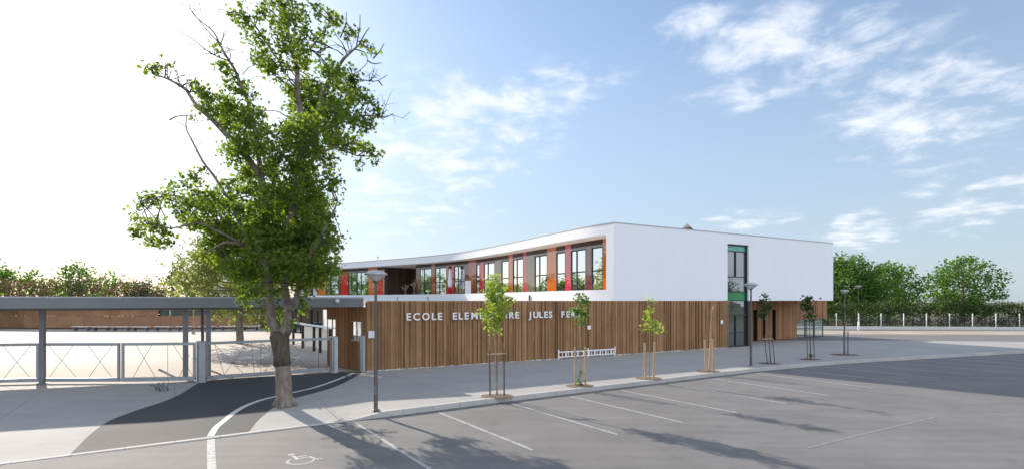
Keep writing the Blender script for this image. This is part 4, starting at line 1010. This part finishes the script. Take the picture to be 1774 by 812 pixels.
def limb(m, pts, rads, r, wob=.03, seg=8):
    P = catmull([Vector(p) for p in pts], 5); n = len(P); R_ = []
    for i in range(n):
        t = i / 5; k = min(int(t), len(rads) - 2); R_.append(rads[k] + (rads[k + 1] - rads[k]) * (t - k))
    out = [P[0]] + [p + Vector((noise.noise(p * 1.7), noise.noise(p * 1.7 + Vector((9, 3, 1))), noise.noise(p * 1.7 + Vector((2, 7, 5))))) * wob * 2 for p in P[1:]]
    m.tube(out, R_, seg); return out, R_
def twig(m, a, d, L_, r0, r, depth=2):
    p = Vector(a); pts = [p.copy()]; d = d.normalized(); n = 5
    for i in range(n):
        d = (d + Vector((r.gauss(0, .22), r.gauss(0, .22), r.gauss(0, .18)))).normalized(); p = p + d * L_ / n; pts.append(p.copy())
    m.tube(pts, [r0 * (1 - .8 * i / n) for i in range(n + 1)], 4)
    if depth > 0:
        for k in range(r.choice((2, 3, 3))):
            i = r.randint(1, n - 1); dd = (d + Vector((r.gauss(0, .8), r.gauss(0, .8), r.gauss(0, .6)))).normalized(); twig(m, pts[i], dd, L_ * r.uniform(.35, .6), r0 * .5, r, depth - 1)

def big_tree():
    r = random.Random(21); D0 = 17.0
    base = G(493, 702); D0 = base.y
    def T(px, py, dd=0.0):
        D = D0 + dd; return Vector(((px - CX) / F * D, D, H + (HY - py) / F * D))
    root = empty('plane_tree', base, 'big leafy plane tree with forked trunk standing before the driveway gate', 'tree')
    wood = MB(); thin = MB(); nodes = []
    def LB(pts, rads, dds=None, seg=8, thinw=False):
        dds = dds or [0] * len(pts)
        P, R_ = limb(thin if thinw else wood, [T(x, y, d) for (x, y), d in zip(pts, dds)], [max(q_, .011) for q_ in rads], r, .03, seg)
        nodes.extend(P); return P
    # trunk with root flare; smooth pale bark low down, rough dark bark above the old graft
    P = [T(x, y) for x, y in [(493, 706), (493, 700), (492.5, 690), (492, 665), (490.5, 645), (489, 630)]]
    wood.tube(P, [.31, .285, .25, .24, .235, .245], 18)
    wood.tube([T(489, 632), T(488, 615), T(486, 598), T(484, 582), T(484, 572)], [.262, .255, .27, .30, .22], 18, mi=1)
    # roots
    for a in (0.2, 1.9, 3.3, 4.9):
        wood.tube([base + Vector((math.cos(a) * .15, math.sin(a) * .15, .25)), base + Vector((math.cos(a) * .32, math.sin(a) * .27, .03)), base + Vector((math.cos(a) * .40, math.sin(a) * .40, -.06))], [.11, .08, .04], 8)
    for (x, y, dd, rr) in ((475, 578, -.06, .13), (497, 575, -.05, .14), (509, 545, -.1, .11)):
        c = T(x, y, dd); wood.lathe(c, [(0, -rr * 1.2), (rr * .7, -rr * .8), (rr, 0), (rr * .75, rr * .7), (0, rr * 1.1)], 12, mi=1)
    LB([(484, 585), (471, 545), (468, 510), (466, 470), (462, 400), (458, 340), (450, 306)], [.20, .145, .125, .125, .125, .12, .11], [0, -.1, 0, .1, .2, .1, 0], 10)
    LB([(450, 306), (428, 272), (400, 240), (372, 212), (345, 188), (320, 156), (292, 138), (262, 126)], [.11, .10, .09, .075, .06, .045, .03, .018], [0, -.2, -.3, -.4, -.5, -.6, -.7, -.8])
    LB([(456, 335), (446, 250), (432, 185), (415, 142), (398, 108), (380, 78), (366, 52), (334, 24), (324, -8)], [.09, .08, .065, .05, .04, .03, .022, .014, .008], [.1, .4, .5, .5, .6, .6, .7, .7, .8])
    LB([(398, 108), (372, 96), (345, 78), (315, 58), (300, 48)], [.025, .02, .015, .01, .006], [.6, .5, .5, .4, .4], 5, True)
    LB([(380, 78), (350, 42), (330, 18), (310, 5)], [.02, .014, .01, .006], [.6, .8, .9, 1], 5, True)
    LB([(368, 55), (352, 30), (342, 0)], [.012, .009, .006], [.7, .9, 1], 4, True)
    LB([(398, 110), (399, 95), (393, 82), (391, 65)], [.018, .014, .01, .006], [.6, .6, .6, .6], 4, True)
    LB([(420, 130), (432, 118), (440, 112)], [.014, .01, .006], [.5, .4, .3], 4, True)
    LB([(488, 585), (501, 545), (494, 508), (491, 465), (500, 400), (514, 320), (524, 240), (518, 180), (515, 130)], [.20, .15, .125, .125, .125, .12, .105, .09, .075], [0, -.1, 0, 0, -.1, -.2, -.1, 0, .1], 10)
    LB([(515, 130), (510, 95), (500, 60), (506, 20), (502, -30)], [.075, .055, .04, .03, .02], [.1, .2, .2, .3, .3])
    LB([(514, 120), (490, 110), (470, 90), (450, 55), (425, 32), (400, 22)], [.05, .04, .035, .025, .018, .01], [.1, .3, .4, .5, .5, .6], 6)
    LB([(512, 100), (535, 85), (552, 68), (565, 45), (575, 33)], [.04, .03, .025, .018, .01], [.2, .2, .1, 0, 0], 6)
    LB([(522, 250), (545, 200), (570, 140), (592, 106), (606, 92), (622, 78)], [.09, .08, .065, .05, .04, .028], [-.1, -.5, -.7, -.8, -.8, -.8])
    for pts in ([(602, 95), (596, 78), (585, 62), (582, 55)], [(590, 66), (598, 45), (601, 22)], [(618, 80), (622, 55), (624, 28)], [(622, 78), (632, 60), (640, 48)], [(624, 76), (638, 84), (648, 80)],
                [(614, 84), (632, 92), (636, 108), (628, 118), (612, 128)], [(636, 106), (645, 112), (660, 110)], [(646, 102), (656, 90), (666, 76)], [(612, 138), (640, 142), (655, 140), (670, 130)], [(655, 140), (662, 148)], [(595, 96), (585, 88), (576, 84)]):
        LB(pts, [.022, .016, .011, .007, .005][:len(pts)] , [-.8] * len(pts), 5, True)
    LB([(500, 548), (514, 518), (522, 480), (545, 430), (572, 380), (585, 350)], [.12, .095, .085, .065, .045, .02], [-.1, -.3, -.5, -.7, -.9, -1.0])
    LB([(520, 270), (560, 225), (600, 205), (640, 200), (665, 203), (682, 198)], [.07, .055, .04, .025, .015, .007], [-.2, -.3, -.3, -.2, -.1, -.1])
    LB([(518, 300), (550, 270), (585, 255), (620, 270), (648, 272)], [.06, .05, .035, .02, .01], [-.3, .3, .7, .8, .8])
    LB([(505, 360), (540, 340), (570, 320), (585, 305)], [.06, .05, .03, .015], [-.1, .6, .9, 1])
    LB([(440, 430), (415, 385), (395, 345), (370, 305), (350, 275), (333, 245), (323, 222), (325, 198)], [.06, .055, .05, .04, .032, .025, .018, .008], [.1, -.2, -.4, -.5, -.6, -.6, -.6, -.6])
    LB([(466, 470), (455, 450), (440, 430)], [.08, .07, .06], [.1, .1, .1])
    LB([(325, 222), (312, 212), (296, 208)], [.01, .006, .004], [-.6] * 3, 4, True)
    for (x, y) in ((333, 245), (345, 268), (338, 256), (358, 288), (370, 303)):
        twig(thin, T(x, y, -.6), Vector((r.uniform(-1, 1), r.uniform(-.5, .5), .5)), .5, .008, r, 1)
    LB([(462, 395), (430, 362), (392, 350), (350, 352), (310, 342), (275, 340), (245, 350)], [.08, .07, .055, .045, .03, .02, .01], [.1, .5, .8, 1.0, 1.1, 1.2, 1.2])
    LB([(464, 440), (430, 425), (395, 420), (365, 432), (350, 440)], [.07, .055, .04, .025, .012], [.1, -.5, -.9, -1.1, -1.2])
    LB([(430, 425), (380, 400), (340, 385), (300, 395), (265, 390)], [.05, .04, .03, .02, .01], [-.4, -.8, -.9, -1, -1])
    for (x, y, dd) in ((380, 80, .6), (345, 190, -.5), (372, 95, .5), (315, 150, -.6), (606, 92, -.8), (640, 142, -.8), (292, 138, -.7), (300, 345, 1.1), (660, 203, -.1), (415, 142, .5), (330, 160, -.6)):
        for k in range(4): twig(thin, T(x, y, dd), Vector((r.gauss(0, 1), r.gauss(0, .6), abs(r.gauss(0, 1)) + .2)), r.uniform(.5, 1.0), .014, r, 2)
    B = [(400, 22, 14, 9, .5), (425, 32, 20, 16, .7), (440, 58, 18, 20, .7), (455, 15, 16, 16, .6), (490, 10, 22, 14, .7), (508, 35, 26, 26, .9), (478, 50, 16, 16, .6), (460, 88, 16, 20, .7), (500, 75, 28, 24, .9),
         (524, 70, 15, 18, .7), (513, 102, 26, 20, .9), (475, 112, 22, 16, .8), (455, 118, 14, 13, .6), (552, 20, 10, 9, .6), (542, 8, 14, 8, .6), (575, 34, 20, 12, .8), (560, 56, 14, 12, .7), (548, 74, 14, 7, .6), (480, 134, 13, 9, .6), (448, 100, 12, 12, .6), (405, 28, 10, 6, .5), (470, 20, 12, 14, .6), (500, -20, 30, 18, .8), (460, -18, 22, 14, .6),
         (557, 95, 8, 8, .5), (567, 118, 18, 14, .8), (578, 132, 26, 20, .9), (604, 140, 20, 16, .9), (542, 152, 26, 16, .9), (512, 158, 22, 12, .9), (492, 152, 13, 9, .6), (560, 168, 36, 22, 1.1), (602, 165, 28, 22, 1), (632, 176, 20, 14, .7), (650, 184, 12, 9, .6),
         (532, 188, 36, 22, 1.3), (576, 196, 36, 22, 1.1), (616, 204, 28, 16, .8), (640, 216, 16, 13, .6), (652, 198, 9, 8, .5), (530, 216, 34, 22, 1.4), (572, 228, 32, 20, 1.1), (610, 250, 32, 16, .9), (640, 264, 20, 11, .8), (656, 280, 8, 7, .6), (618, 288, 12, 8, .5), (576, 250, 22, 13, .9),
         (615, 60, 14, 8, .5), (632, 80, 10, 12, .5), (645, 92, 6, 10, .5), (605, 64, 8, 5, .5),
         (500, 236, 26, 22, 1), (528, 256, 34, 26, 1.5), (520, 296, 33, 30, 1.6), (562, 284, 20, 15, .8), (572, 312, 18, 15, .8), (578, 330, 12, 12, .6), (500, 330, 36, 28, 1.6), (545, 338, 30, 22, 1.4), (576, 348, 12, 12, .7), (500, 368, 42, 26, 1.7), (548, 372, 30, 22, 1.4),
         (574, 398, 16, 12, .7), (592, 412, 9, 7, .5), (540, 404, 32, 22, 1.5), (500, 408, 42, 26, 1.7), (520, 446, 36, 24, 1.6), (552, 438, 24, 16, 1.1), (566, 462, 20, 13, .9), (578, 446, 12, 8, .7), (582, 476, 14, 8, .6), (500, 478, 34, 16, 1.4), (545, 486, 20, 12, 1), (458, 478, 22, 20, 1.2), (470, 446, 32, 22, 1.5), (532, 472, 26, 16, 1.3),
         (478, 300, 16, 20, 1), (482, 350, 24, 24, 1.4), (480, 265, 16, 14, .8),
         (376, 92, 9, 9, .5), (386, 112, 14, 12, .7), (402, 132, 15, 15, .7), (416, 152, 15, 14, .8), (430, 166, 12, 12, .7), (345, 150, 16, 8, .6), (356, 166, 18, 12, .8), (382, 172, 26, 14, .9), (366, 190, 22, 12, .8), (400, 192, 28, 20, 1.2), (426, 204, 22, 22, 1.2), (444, 192, 14, 12, .9), (392, 142, 10, 10, .6),
         (334, 206, 8, 5, .5), (396, 216, 24, 14, 1), (430, 232, 26, 22, 1.3), (456, 222, 14, 16, .9), (416, 260, 26, 18, 1.2), (450, 258, 26, 22, 1.3), (392, 262, 8, 12, .4), (400, 286, 10, 10, .5), (430, 292, 26, 18, 1.2), (466, 292, 16, 22, 1.1), (410, 312, 13, 10, .6), (400, 325, 15, 8, .6), (430, 328, 22, 16, 1), (460, 340, 24, 22, 1.4),
         (335, 308, 18, 9, .6), (356, 300, 11, 8, .5), (318, 322, 15, 9, .5), (300, 332, 10, 10, .6), (346, 332, 22, 12, .7), (382, 338, 24, 13, .9), (298, 352, 13, 9, .6), (330, 355, 26, 13, .8), (370, 360, 28, 18, 1.1), (410, 362, 28, 18, 1.2), (440, 372, 22, 18, 1.3), (316, 378, 18, 10, .6), (350, 386, 32, 14, 1), (390, 396, 32, 18, 1.3), (430, 400, 28, 18, 1.4), (462, 402, 22, 22, 1.5),
         (368, 420, 26, 16, 1), (400, 430, 28, 18, 1.2), (440, 430, 22, 18, 1.3), (378, 450, 20, 14, .8), (358, 440, 13, 10, .5), (410, 458, 22, 12, .8), (436, 470, 16, 14, .9), (436, 494, 20, 16, .9), (428, 514, 12, 12, .8), (423, 532, 4, 6, .6), (455, 522, 7, 9, .7), (524, 500, 16, 12, .9), (524, 528, 8, 12, .9), (478, 505, 10, 14, .8), (480, 525, 7, 10, .6), (445, 512, 10, 8, .8),
         (478, 560, 9, 14, .7), (492, 556, 8, 14, .8), (489, 580, 8, 10, .7), (487, 602, 9, 10, .5), (505, 560, 7, 12, .7), (400, 462, 26, 14, 1.0), (420, 480, 20, 14, 1.0), (560, 420, 22, 16, 1.1), (590, 430, 10, 8, .7), (575, 420, 14, 10, .9), (455, 420, 26, 24, 1.5), (520, 425, 34, 24, 1.5), (485, 462, 30, 20, 1.4), (540, 465, 28, 18, 1.3), (280, 116, 7, 13, .5), (291, 112, 8, 7, .5), (283, 398, 10, 20, .7), (282, 342, 8, 16, .5), (286, 422, 12, 9, .5), (262, 346, 20, 12, .6), (256, 388, 20, 16, .8), (262, 118, 16, 12, .6), (245, 355, 14, 10, .5), (262, 420, 16, 14, .6), (240, 400, 14, 14, .6)]
    blobs = []
    s = D0 / F
    B = [(x, y, rx, ry, w * (1.3 if y > 340 else 1.0)) for x, y, rx, ry, w in B]
    for (x, y, rx, ry, w) in B:
        spread = 1.7 * min(1, w)
        k = 2 if w > .85 else 1
        if w > 1.25: k = 3
        for j in range(k):
            deep = 2.1 if y > 330 else 1.3
            dd = r.uniform(-spread, spread * deep) if w > .75 else (r.uniform(-.8, 1.6 * deep) if y > 330 else r.uniform(-.9, .7))
            c = T(x + r.uniform(-5, 5) * (j > 0), y + r.uniform(-5, 5) * (j > 0), dd)
            blobs.append((c, (rx * s, max(rx, ry) * s * 1.1, ry * s), w / k * 1.25))
    for c, rad, w in blobs:
        q = min(nodes, key=lambda p: (p - c).length_squared)
        mid = q.lerp(c, .5) + Vector((r.gauss(0, .12), r.gauss(0, .12), .05)); 
        L2 = (c - q).length; m1 = q.lerp(c, .3) + Vector((r.gauss(0, .06), r.gauss(0, .06), .08 * L2)); m2 = q.lerp(c, .72) + Vector((r.gauss(0, .07), r.gauss(0, .07), .10 * L2))
        thin.tube(catmull([q, m1, m2, c], 3), [.022 - .0014 * k for k in range(10)], 5)
        for k in range(3):
            d = Vector((r.gauss(0, 1), r.gauss(0, 1), r.gauss(0, 1))).normalized(); thin.tube([c, Vector((c.x + d.x * rad[0] * .9, c.y + d.y * rad[1] * .9, c.z + d.z * rad[2] * .9))], [.010, .004], 4)
    wood.build('trunk', [M_bark, M_bark2], root)
    thin.build('twigs', M_twig, root)
    lf = MB(); leaf_cloud(lf, blobs, 430, .108, r)
    lf.build('crown', M_leaf, root)
    print('leaves', len(lf.f) // 2)
big_tree()

def gen_tree(loc, hgt, width, name, label, cat='tree', leafm=M_leafm, seed=1, leaf=.3, dens=5.0, crown0=.25, group=None, bark=M_bark, shape='round', nb=22, thinleaf=True, depth=None):
    r = random.Random(seed); x, y = loc
    root = empty(name, (x, y, 0), label, cat, group); depth = depth or width
    wd = MB(); P = [Vector((x, y, -.1)), Vector((x + r.uniform(-.1, .1), y, hgt * .25)), Vector((x + r.uniform(-.3, .3), y, hgt * .55)), Vector((x + r.uniform(-.3, .3), y, hgt * .85))]
    tr = hgt * .022 + .03
    pts, _ = limb(wd, P, [tr * 1.2, tr, tr * .6, tr * .2], r, .05)
    blobs = []
    for k in range(nb):
        t = (k + .5) / nb; z = hgt * (crown0 + (1 - crown0) * t)
        if shape == 'round': e = math.sqrt(max(.05, 1 - (2 * t - .85) ** 2 * .8))
        elif shape == 'cone': e = 1 - .85 * t
        elif shape == 'layer': e = (1 - .5 * t) * (.6 + .5 * (k % 2))
        a = k * 2.4 + r.uniform(-.3, .3); rr = width / 2 * e * r.uniform(.35, .75)
        c = Vector((x + math.cos(a) * rr, y + math.sin(a) * rr * depth / width, z - hgt * .05)); rad = width * .19 * r.uniform(.7, 1.3) * (.5 + .5 * e)
        rz = rad * (.35 if shape == 'layer' else .7); blobs.append((c, (rad, rad, rz), 1))
        q = min(pts, key=lambda p: (p - c).length_squared + max(0, p.z - c.z) * 3); wd.tube([q, q.lerp(c, .5) + Vector((0, 0, -.1)), c], [tr * .35, tr * .22, tr * .08], 5)
    wd.build('trunk', bark, root)
    lf = MB(); leaf_cloud(lf, blobs, dens * 3.2, leaf, r, simple_leaf=thinleaf); lf.build('crown', leafm, root)
    return root

# young staked trees along the kerb
def young_tree(px, py, label, stakes, blobs, leafm, top, stem_r=.022, lean=0.0, n_per=600, lsize=.085, bark=M_pale, pit=.55, bar=None, shrub=None, bare=0):
    b = G(px, py); D = b.y; r = random.Random(int(px)); s = D / F
    T = lambda x, y, dd=0: Vector(((x - CX) / F * (D + dd), D + dd, H + (HY - y) / F * (D + dd)))
    root = empty('young_tree', b, label, 'young tree', 'young staked trees along the kerb')
    z = gz(b.x, b.y)
    # soil pit
    sp = MB(); n = 18; ring_ = []
    for k in range(n):
        a = 2 * math.pi * k / n; q = 1 + r.uniform(-.08, .08); ring_.append((b.x + math.cos(a) * pit * q * 1.05, b.y + .05 + math.sin(a) * pit * .8 * q, .010))
    sp.add(ring_ + [(b.x, b.y, .05)], [(k, (k + 1) % n, n) for k in range(n)]); sp.build('soil', M_soil, root)
    wd = MB()
    tp = T(px + lean, top)
    pts, _ = limb(wd, [b + Vector((0, 0, -.05)), b.lerp(tp, .35) + Vector((r.uniform(-.03, .03), 0, 0)), b.lerp(tp, .7) + Vector((r.uniform(-.05, .05), 0, 0)), tp], [stem_r * 1.2, stem_r, stem_r * .7, stem_r * .3], r, .012, 7)
    bl = [(T(x, y, r.uniform(-.1, .1)), (rx * s, max(rx, 6) * s, ry * s), w) for x, y, rx, ry, w in blobs]
    for c, rad, w in bl:
        q = min(pts, key=lambda p: (p - c).length_squared)
        for k in range(3): 
            e = c + Vector((r.gauss(0, .5) * rad[0], r.gauss(0, .5) * rad[1], r.gauss(0, .5) * rad[2])); wd.tube([q, q.lerp(e, .5) + Vector((0, 0, -.03)), e], [.010, .007, .003], 4)
    for k in range(bare):
        q = pts[int(len(pts) * r.uniform(.5, .95))]; twig(wd, q, Vector((r.gauss(0, .5), r.gauss(0, .5), 1.2)), r.uniform(.3, .7), .008, r, 1)
    wd.build('trunk', bark, root)
    if bl:
        lf = MB(); leaf_cloud(lf, bl, n_per, lsize, r); lf.build('crown', leafm, root)
    tops = []
    for (x0, y0, x1, y1, rad, mt) in stakes:
        a = G(x0, y0); top_ = T(x1, y1, a.y - D); m = MB(); m.tube([a + Vector((0, 0, -.1)), top_], [rad, rad * .95], 8, smooth=False); m.build('stake', mt, root); tops.append(top_)
    if bar is not None and len(tops) > 1:
        m = MB(); a, c = tops[0] + Vector((0, 0, -bar)), tops[-1] + Vector((0, 0, -bar)); d = (c - a).normalized(); m.tube([a - d * .08, c + d * .08], .032, 4, smooth=False); m.build('cross_bar', M_stake, root)
    else:
        m = MB(); mid_ = sum((t_ for t_ in tops), Vector()) / max(1, len(tops)) + Vector((0, 0, -.12))
        for t_ in tops: q = t_ + Vector((0, 0, -.1)); m.tube([q, mid_ + Vector((0, 0, .02))], .012, 5)
        if tops: m.build('tie', M_staked, root)
    if shrub:
        lf = MB(); leaf_cloud(lf, [(T(x, y), (rx * s, rx * s, ry * s), w) for x, y, rx, ry, w in shrub], 600, .08, r); lf.build('foot_foliage', leafm, root)
young_tree(861, 686, 'nearest young tree with full pale green crown between three thin stakes', [(849, 686, 848, 606, .028, M_staked), (861, 681, 860.5, 617, .018, M_staked), (873.5, 686, 873, 605, .028, M_staked)],
           [(851, 492, 18, 15, 1), (862, 510, 18, 14, 1.1), (845, 513, 13, 11, .9), (857, 531, 28, 15, 1.2), (879, 520, 10, 9, .9), (839, 538, 11, 12, .9), (858, 550, 21, 14, 1.2), (858, 566, 12, 9, .9), (852, 478, 7, 6, .7)], M_leafy, 474, .026, -8, bar=.14)
young_tree(1005, 668, 'young tree with slim dark green crown and leafy shoots at its foot', [(996.5, 668, 996, 601, .045, M_stake), (1014, 668, 1014, 600, .045, M_stake)],
           [(1006, 512, 8, 9, .9), (1008, 525, 12, 12, 1.1), (1003, 540, 12, 14, 1.1), (1005, 556, 8, 10, 1), (996, 534, 6, 9, .7)], M_leafm, 506, .02, 3, shrub=[(1005, 660, 6, 9, 1), (1006, 648, 4, 6, .7)])
young_tree(1125, 655, 'young tree with few yellow green leaves between two pale stakes', [(1118, 656, 1117, 593, .05, M_stake), (1132, 656, 1134, 592, .05, M_stake)],
           [(1128, 524, 3, 5, .6), (1126, 538, 4, 9, .5), (1125, 556, 5, 8, .6), (1133, 565, 9, 4, .9), (1141, 567, 4, 4, .8), (1124, 568, 5, 6, .7)], M_leafy, 517, .017, 4, lsize=.13)
young_tree(1228, 643, 'bare crooked young tree leaning between two short pale stakes', [(1223, 643, 1221, 588, .05, M_stake), (1236, 642, 1234.5, 587, .05, M_stake)], [(1229, 540, 2, 5, .4)], M_leafp, 530, .042, 6, bark=M_stake, bare=4)
young_tree(1334, 629, 'thin young tree with a wispy crown held by three slanting stakes', [(1330, 630, 1324, 580, .022, M_staked), (1336, 629.5, 1331, 579, .022, M_staked), (1343, 630, 1337, 580, .022, M_staked)],
           [(1326, 530, 12, 8, .6), (1330, 545, 8, 9, .5), (1327, 512, 5, 3, .9), (1318, 540, 4, 8, .4)], M_leafd, 511, .014, -6, lsize=.12, bar=.2, bare=4)
young_tree(1404, 622, 'young tree with a small dark crown above three thin stakes and a low shrub', [(1399, 622, 1397, 553, .022, M_staked), (1405, 623, 1402, 553, .022, M_staked), (1411, 622.5, 1408, 553, .022, M_staked)],
           [(1400, 533, 8, 8, 1), (1400, 546, 7, 6, .9), (1399, 517, 8, 2.5, .9), (1397, 524, 6, 5, .7)], M_leafd, 514, .014, -3, lsize=.13, shrub=[(1404, 616, 5, 6, .8)])
young_tree(1465, 614, 'last young tree by the road, bound to one thick dark post', [(1463, 614, 1462.5, 573, .06, M_steel), (1469, 614.5, 1469, 573, .03, M_staked)],
           [(1462, 532, 9, 8, .5), (1465, 545, 8, 7, .4)], M_leafd, 524, .02, -2, bare=5, pit=.8)

# background planting, left
gen_tree((-21.5, 41.0), 9.8, 10.5, 'courtyard_tree', 'light green airy tree in the courtyard behind the big plane tree', leafm=M_leafp, seed=5, leaf=.15, dens=24, crown0=.30, nb=44, thinleaf=False)
gen_tree((-47.0, 72), 8.6, 4.6, 'pine_tree', 'dark layered pine at the left above the canopy', leafm=M_needle, seed=9, leaf=.35, dens=7, crown0=.45, shape='layer', nb=14)
gen_tree((-44.0, 74), 6.6, 5.5, 'shrub_tree', 'pale green bushy tree above the canopy beside the dark pine', leafm=M_leafp, seed=12, leaf=.28, dens=9, crown0=.15)
gen_tree((-50, 70.5), 6.2, 5.0, 'dark_tree', 'dark rounded tree under the layered pine', leafm=M_needle, seed=13, leaf=.3, dens=9, crown0=.2)
gen_tree((-36.5, 74), 8.4, 8, 'bushy_tree', 'pale green tree standing in front of the pale block', leafm=M_leafp, seed=15, leaf=.28, dens=8, crown0=.2)
def hedge(name, label, a, b_, depth, hgt, leafm, leaf, dens, seed, kind=None):
    r = random.Random(seed); a = Vector(a); b_ = Vector(b_); L_ = (b_ - a).length; t = (b_ - a).normalized(); blobs = []
    n = int(L_ / 1.0)
    for k in range(n):
        for z in (.25, .6, .88):
            p = a + t * (k + .5) * L_ / n; blobs.append((Vector((p.x, p.y + r.uniform(-.2, .2) * depth, hgt * z * r.uniform(.9, 1.08))), (.85, depth * .45, hgt * .2), 1))
    lf = MB(); leaf_cloud(lf, blobs, dens, leaf, r, simple_leaf=True); root = empty(name, ((a.x + b_.x) / 2, (a.y + b_.y) / 2, 0), label, 'hedge')
    lf.build('foliage', leafm, root); m = MB()
    for k in range(n): p = a + t * (k + .5) * L_ / n; m.tube([(p.x, p.y, 0), (p.x + r.uniform(-.2, .2), p.y, hgt * .8)], [.06, .03], 5)
    m.build('stems', M_twig, root); return root
hedge('brown_hedge', 'tall brown twiggy hedge above the canopy at the left', (-72, 69), (-46, 69), 2.2, 5.9, M_brush, .2, 60, 31)
# woodland further left, mirrored in the glossy panels
wl_sp = [(-62, 58, 8.2, 7), (-69, 50, 9, 8), (-72, 42, 7.8, 7.5), (-76, 33, 9, 8), (-66, 27, 7, 6), (-80, 24, 9.5, 8), (-60, 72, 9, 7), (-78, 62, 10, 9)]
for k, (x, y, h_, w_) in enumerate(wl_sp):
    if k == 0:
        t0_ = gen_tree((x, y), h_, w_, 'woodland_tree', 'round green tree beyond the left end of the courtyard wing', leafm=M_leafm, seed=40, leaf=.36, dens=6, crown0=.12, group='trees left of the courtyard')
    else:
        c = copy_tree(t0_); c.location = (x, y, 0); c.scale = (w_ / 7, w_ / 7, h_ / 8.2); c.rotation_euler = (0, 0, k * 1.3)
        c['label'] = ['', 'tall green tree second along the left edge of the school grounds', 'lower green tree third along the left edge of the grounds', 'green tree fourth along the left edge of the grounds', 'smallest green tree at the left edge of the grounds', 'tallest green tree nearest the left side of the road', 'green tree standing between the brown hedge and the block', 'broadest green tree behind the left end of the wing'][k]
# the wood beyond the grounds, one mass
def wood_mass():
    r = random.Random(77); blobs = []; pts = [(-128, 20), (-118, 50), (-104, 84), (-96, 104), (-78, 118)]; hs = [11, 12, 11, 9, 7]
    for i in range(4):
        for k in range(9):
            t = (k + r.random() * .6) / 9; x = pts[i][0] * (1 - t) + pts[i + 1][0] * t; y = pts[i][1] * (1 - t) + pts[i + 1][1] * t; h_ = (hs[i] * (1 - t) + hs[i + 1] * t) * r.uniform(.75, 1.1)
            for z in (.25, .55, .85): blobs.append((Vector((x, y, h_ * z)), (2.6, 2.6, h_ * .2), 1))
    lf = MB(); leaf_cloud(lf, blobs, 14, .55, r, simple_leaf=True); o = lf.build('woodland', M_leafm); tag(o, kind='stuff')
wood_mass()
# right background
def right_bg():
    gen_tree((48.5, 76), 9.6, 12, 'roadside_tree', 'big bright green tree right of the white facade', leafm=M_leafm, seed=51, leaf=.30, dens=15, crown0=.2, nb=34)
    gen_tree((58, 80), 9.2, 11, 'roadside_tree', 'green tree beyond the road, right of the biggest one', leafm=M_leafm, seed=52, leaf=.34, dens=8, crown0=.2, nb=28)
    gen_tree((71, 82), 10.2, 12, 'roadside_tree', 'tall green tree at the far right beyond the road', leafm=M_leafm, seed=53, leaf=.36, dens=7, crown0=.2, nb=28)
    gen_tree((41, 78), 6.5, 6, 'roadside_tree', 'lower olive green tree just behind the end of the facade', leafm=M_leafp, seed=54, leaf=.3, dens=8, crown0=.2)
    gen_tree((84, 76), 9.0, 11, 'roadside_tree', 'green tree farthest right beyond the fence', leafm=M_leafm, seed=55, leaf=.36, dens=7, crown0=.2)
    gen_tree((88, 24), 9, 11, 'roadside_tree', 'green tree across the parking lot, outside the right edge of the view', leafm=M_leafm, seed=57, leaf=.4, dens=5, crown0=.2)
    gen_tree((92, 8), 8, 10, 'roadside_tree', 'second green tree across the parking lot outside the right edge of the view', leafm=M_leafm, seed=58, leaf=.4, dens=5, crown0=.2)
    hedge('dark_hedge', 'dense dark hedge behind the dark fence at the right', (36, 67), (84, 62), 2.2, 3.1, M_leafd, .2, 75, 61)
    # dark fence
    r_ = empty('wire_fence', (58, 63, 0), 'dark mesh fence with pale posts along the road at the right', 'fence')
    a, b_ = Vector((37, 61.8)), Vector((84, 57.4)); t = (b_ - a).normalized(); n_ = Vector((-t.y, t.x)); L_ = (b_ - a).length
    m = MB(); x = 0
    while x < L_: m.seg(a + t * x, a + t * (x + .03), n_, .02, .35, 1.6); x += .16
    for z in (.4, 1.0, 1.58): m.seg(a, b_, n_, .02, z, z + .03, o=.022)
    m.build('mesh_panel', M_frame, r_)
    x = 1.5
    while x < L_: m = MB(); q = a + t * x; m.tube([(q.x, q.y, 0), (q.x, q.y, 1.9)], .05, 6); m.build('post', M_pvc, r_); x += 2.5
    m = MB(); m.seg(a - t * 6, b_, -n_, .25, 0, .38, o=.2); tag(m.build('boundary_wall', M_conc), 'low pale boundary wall beyond the road at the right', 'wall')
    for k, (x, y, lab) in enumerate(((40.3, 61.0, 'short white bollard before the boundary wall left of the road'), )):
        m = MB(); m.lathe((x - .4, y - 1.2, 0), [(.1, 0), (.1, .9), (.07, 1.0), (0, 1.02)], 12); tag(m.build('bollard', M_pvc), 'single white bollard standing before the low boundary wall', 'bollard')
right_bg()
# bare twigs lying by the fence at the left
r = random.Random(3); m = MB(); b = G(281, 676)
for k in range(9): twig(m, b + Vector((r.uniform(-.2, .2), r.uniform(-.2, .2), 0)), Vector((r.gauss(0, 1), r.gauss(0, 1), .8)), .45, .012, r, 1)
tag(m.build('bare_shrub', M_twig), 'small bare leafless shrub on the pavement before the fence panel', 'shrub')
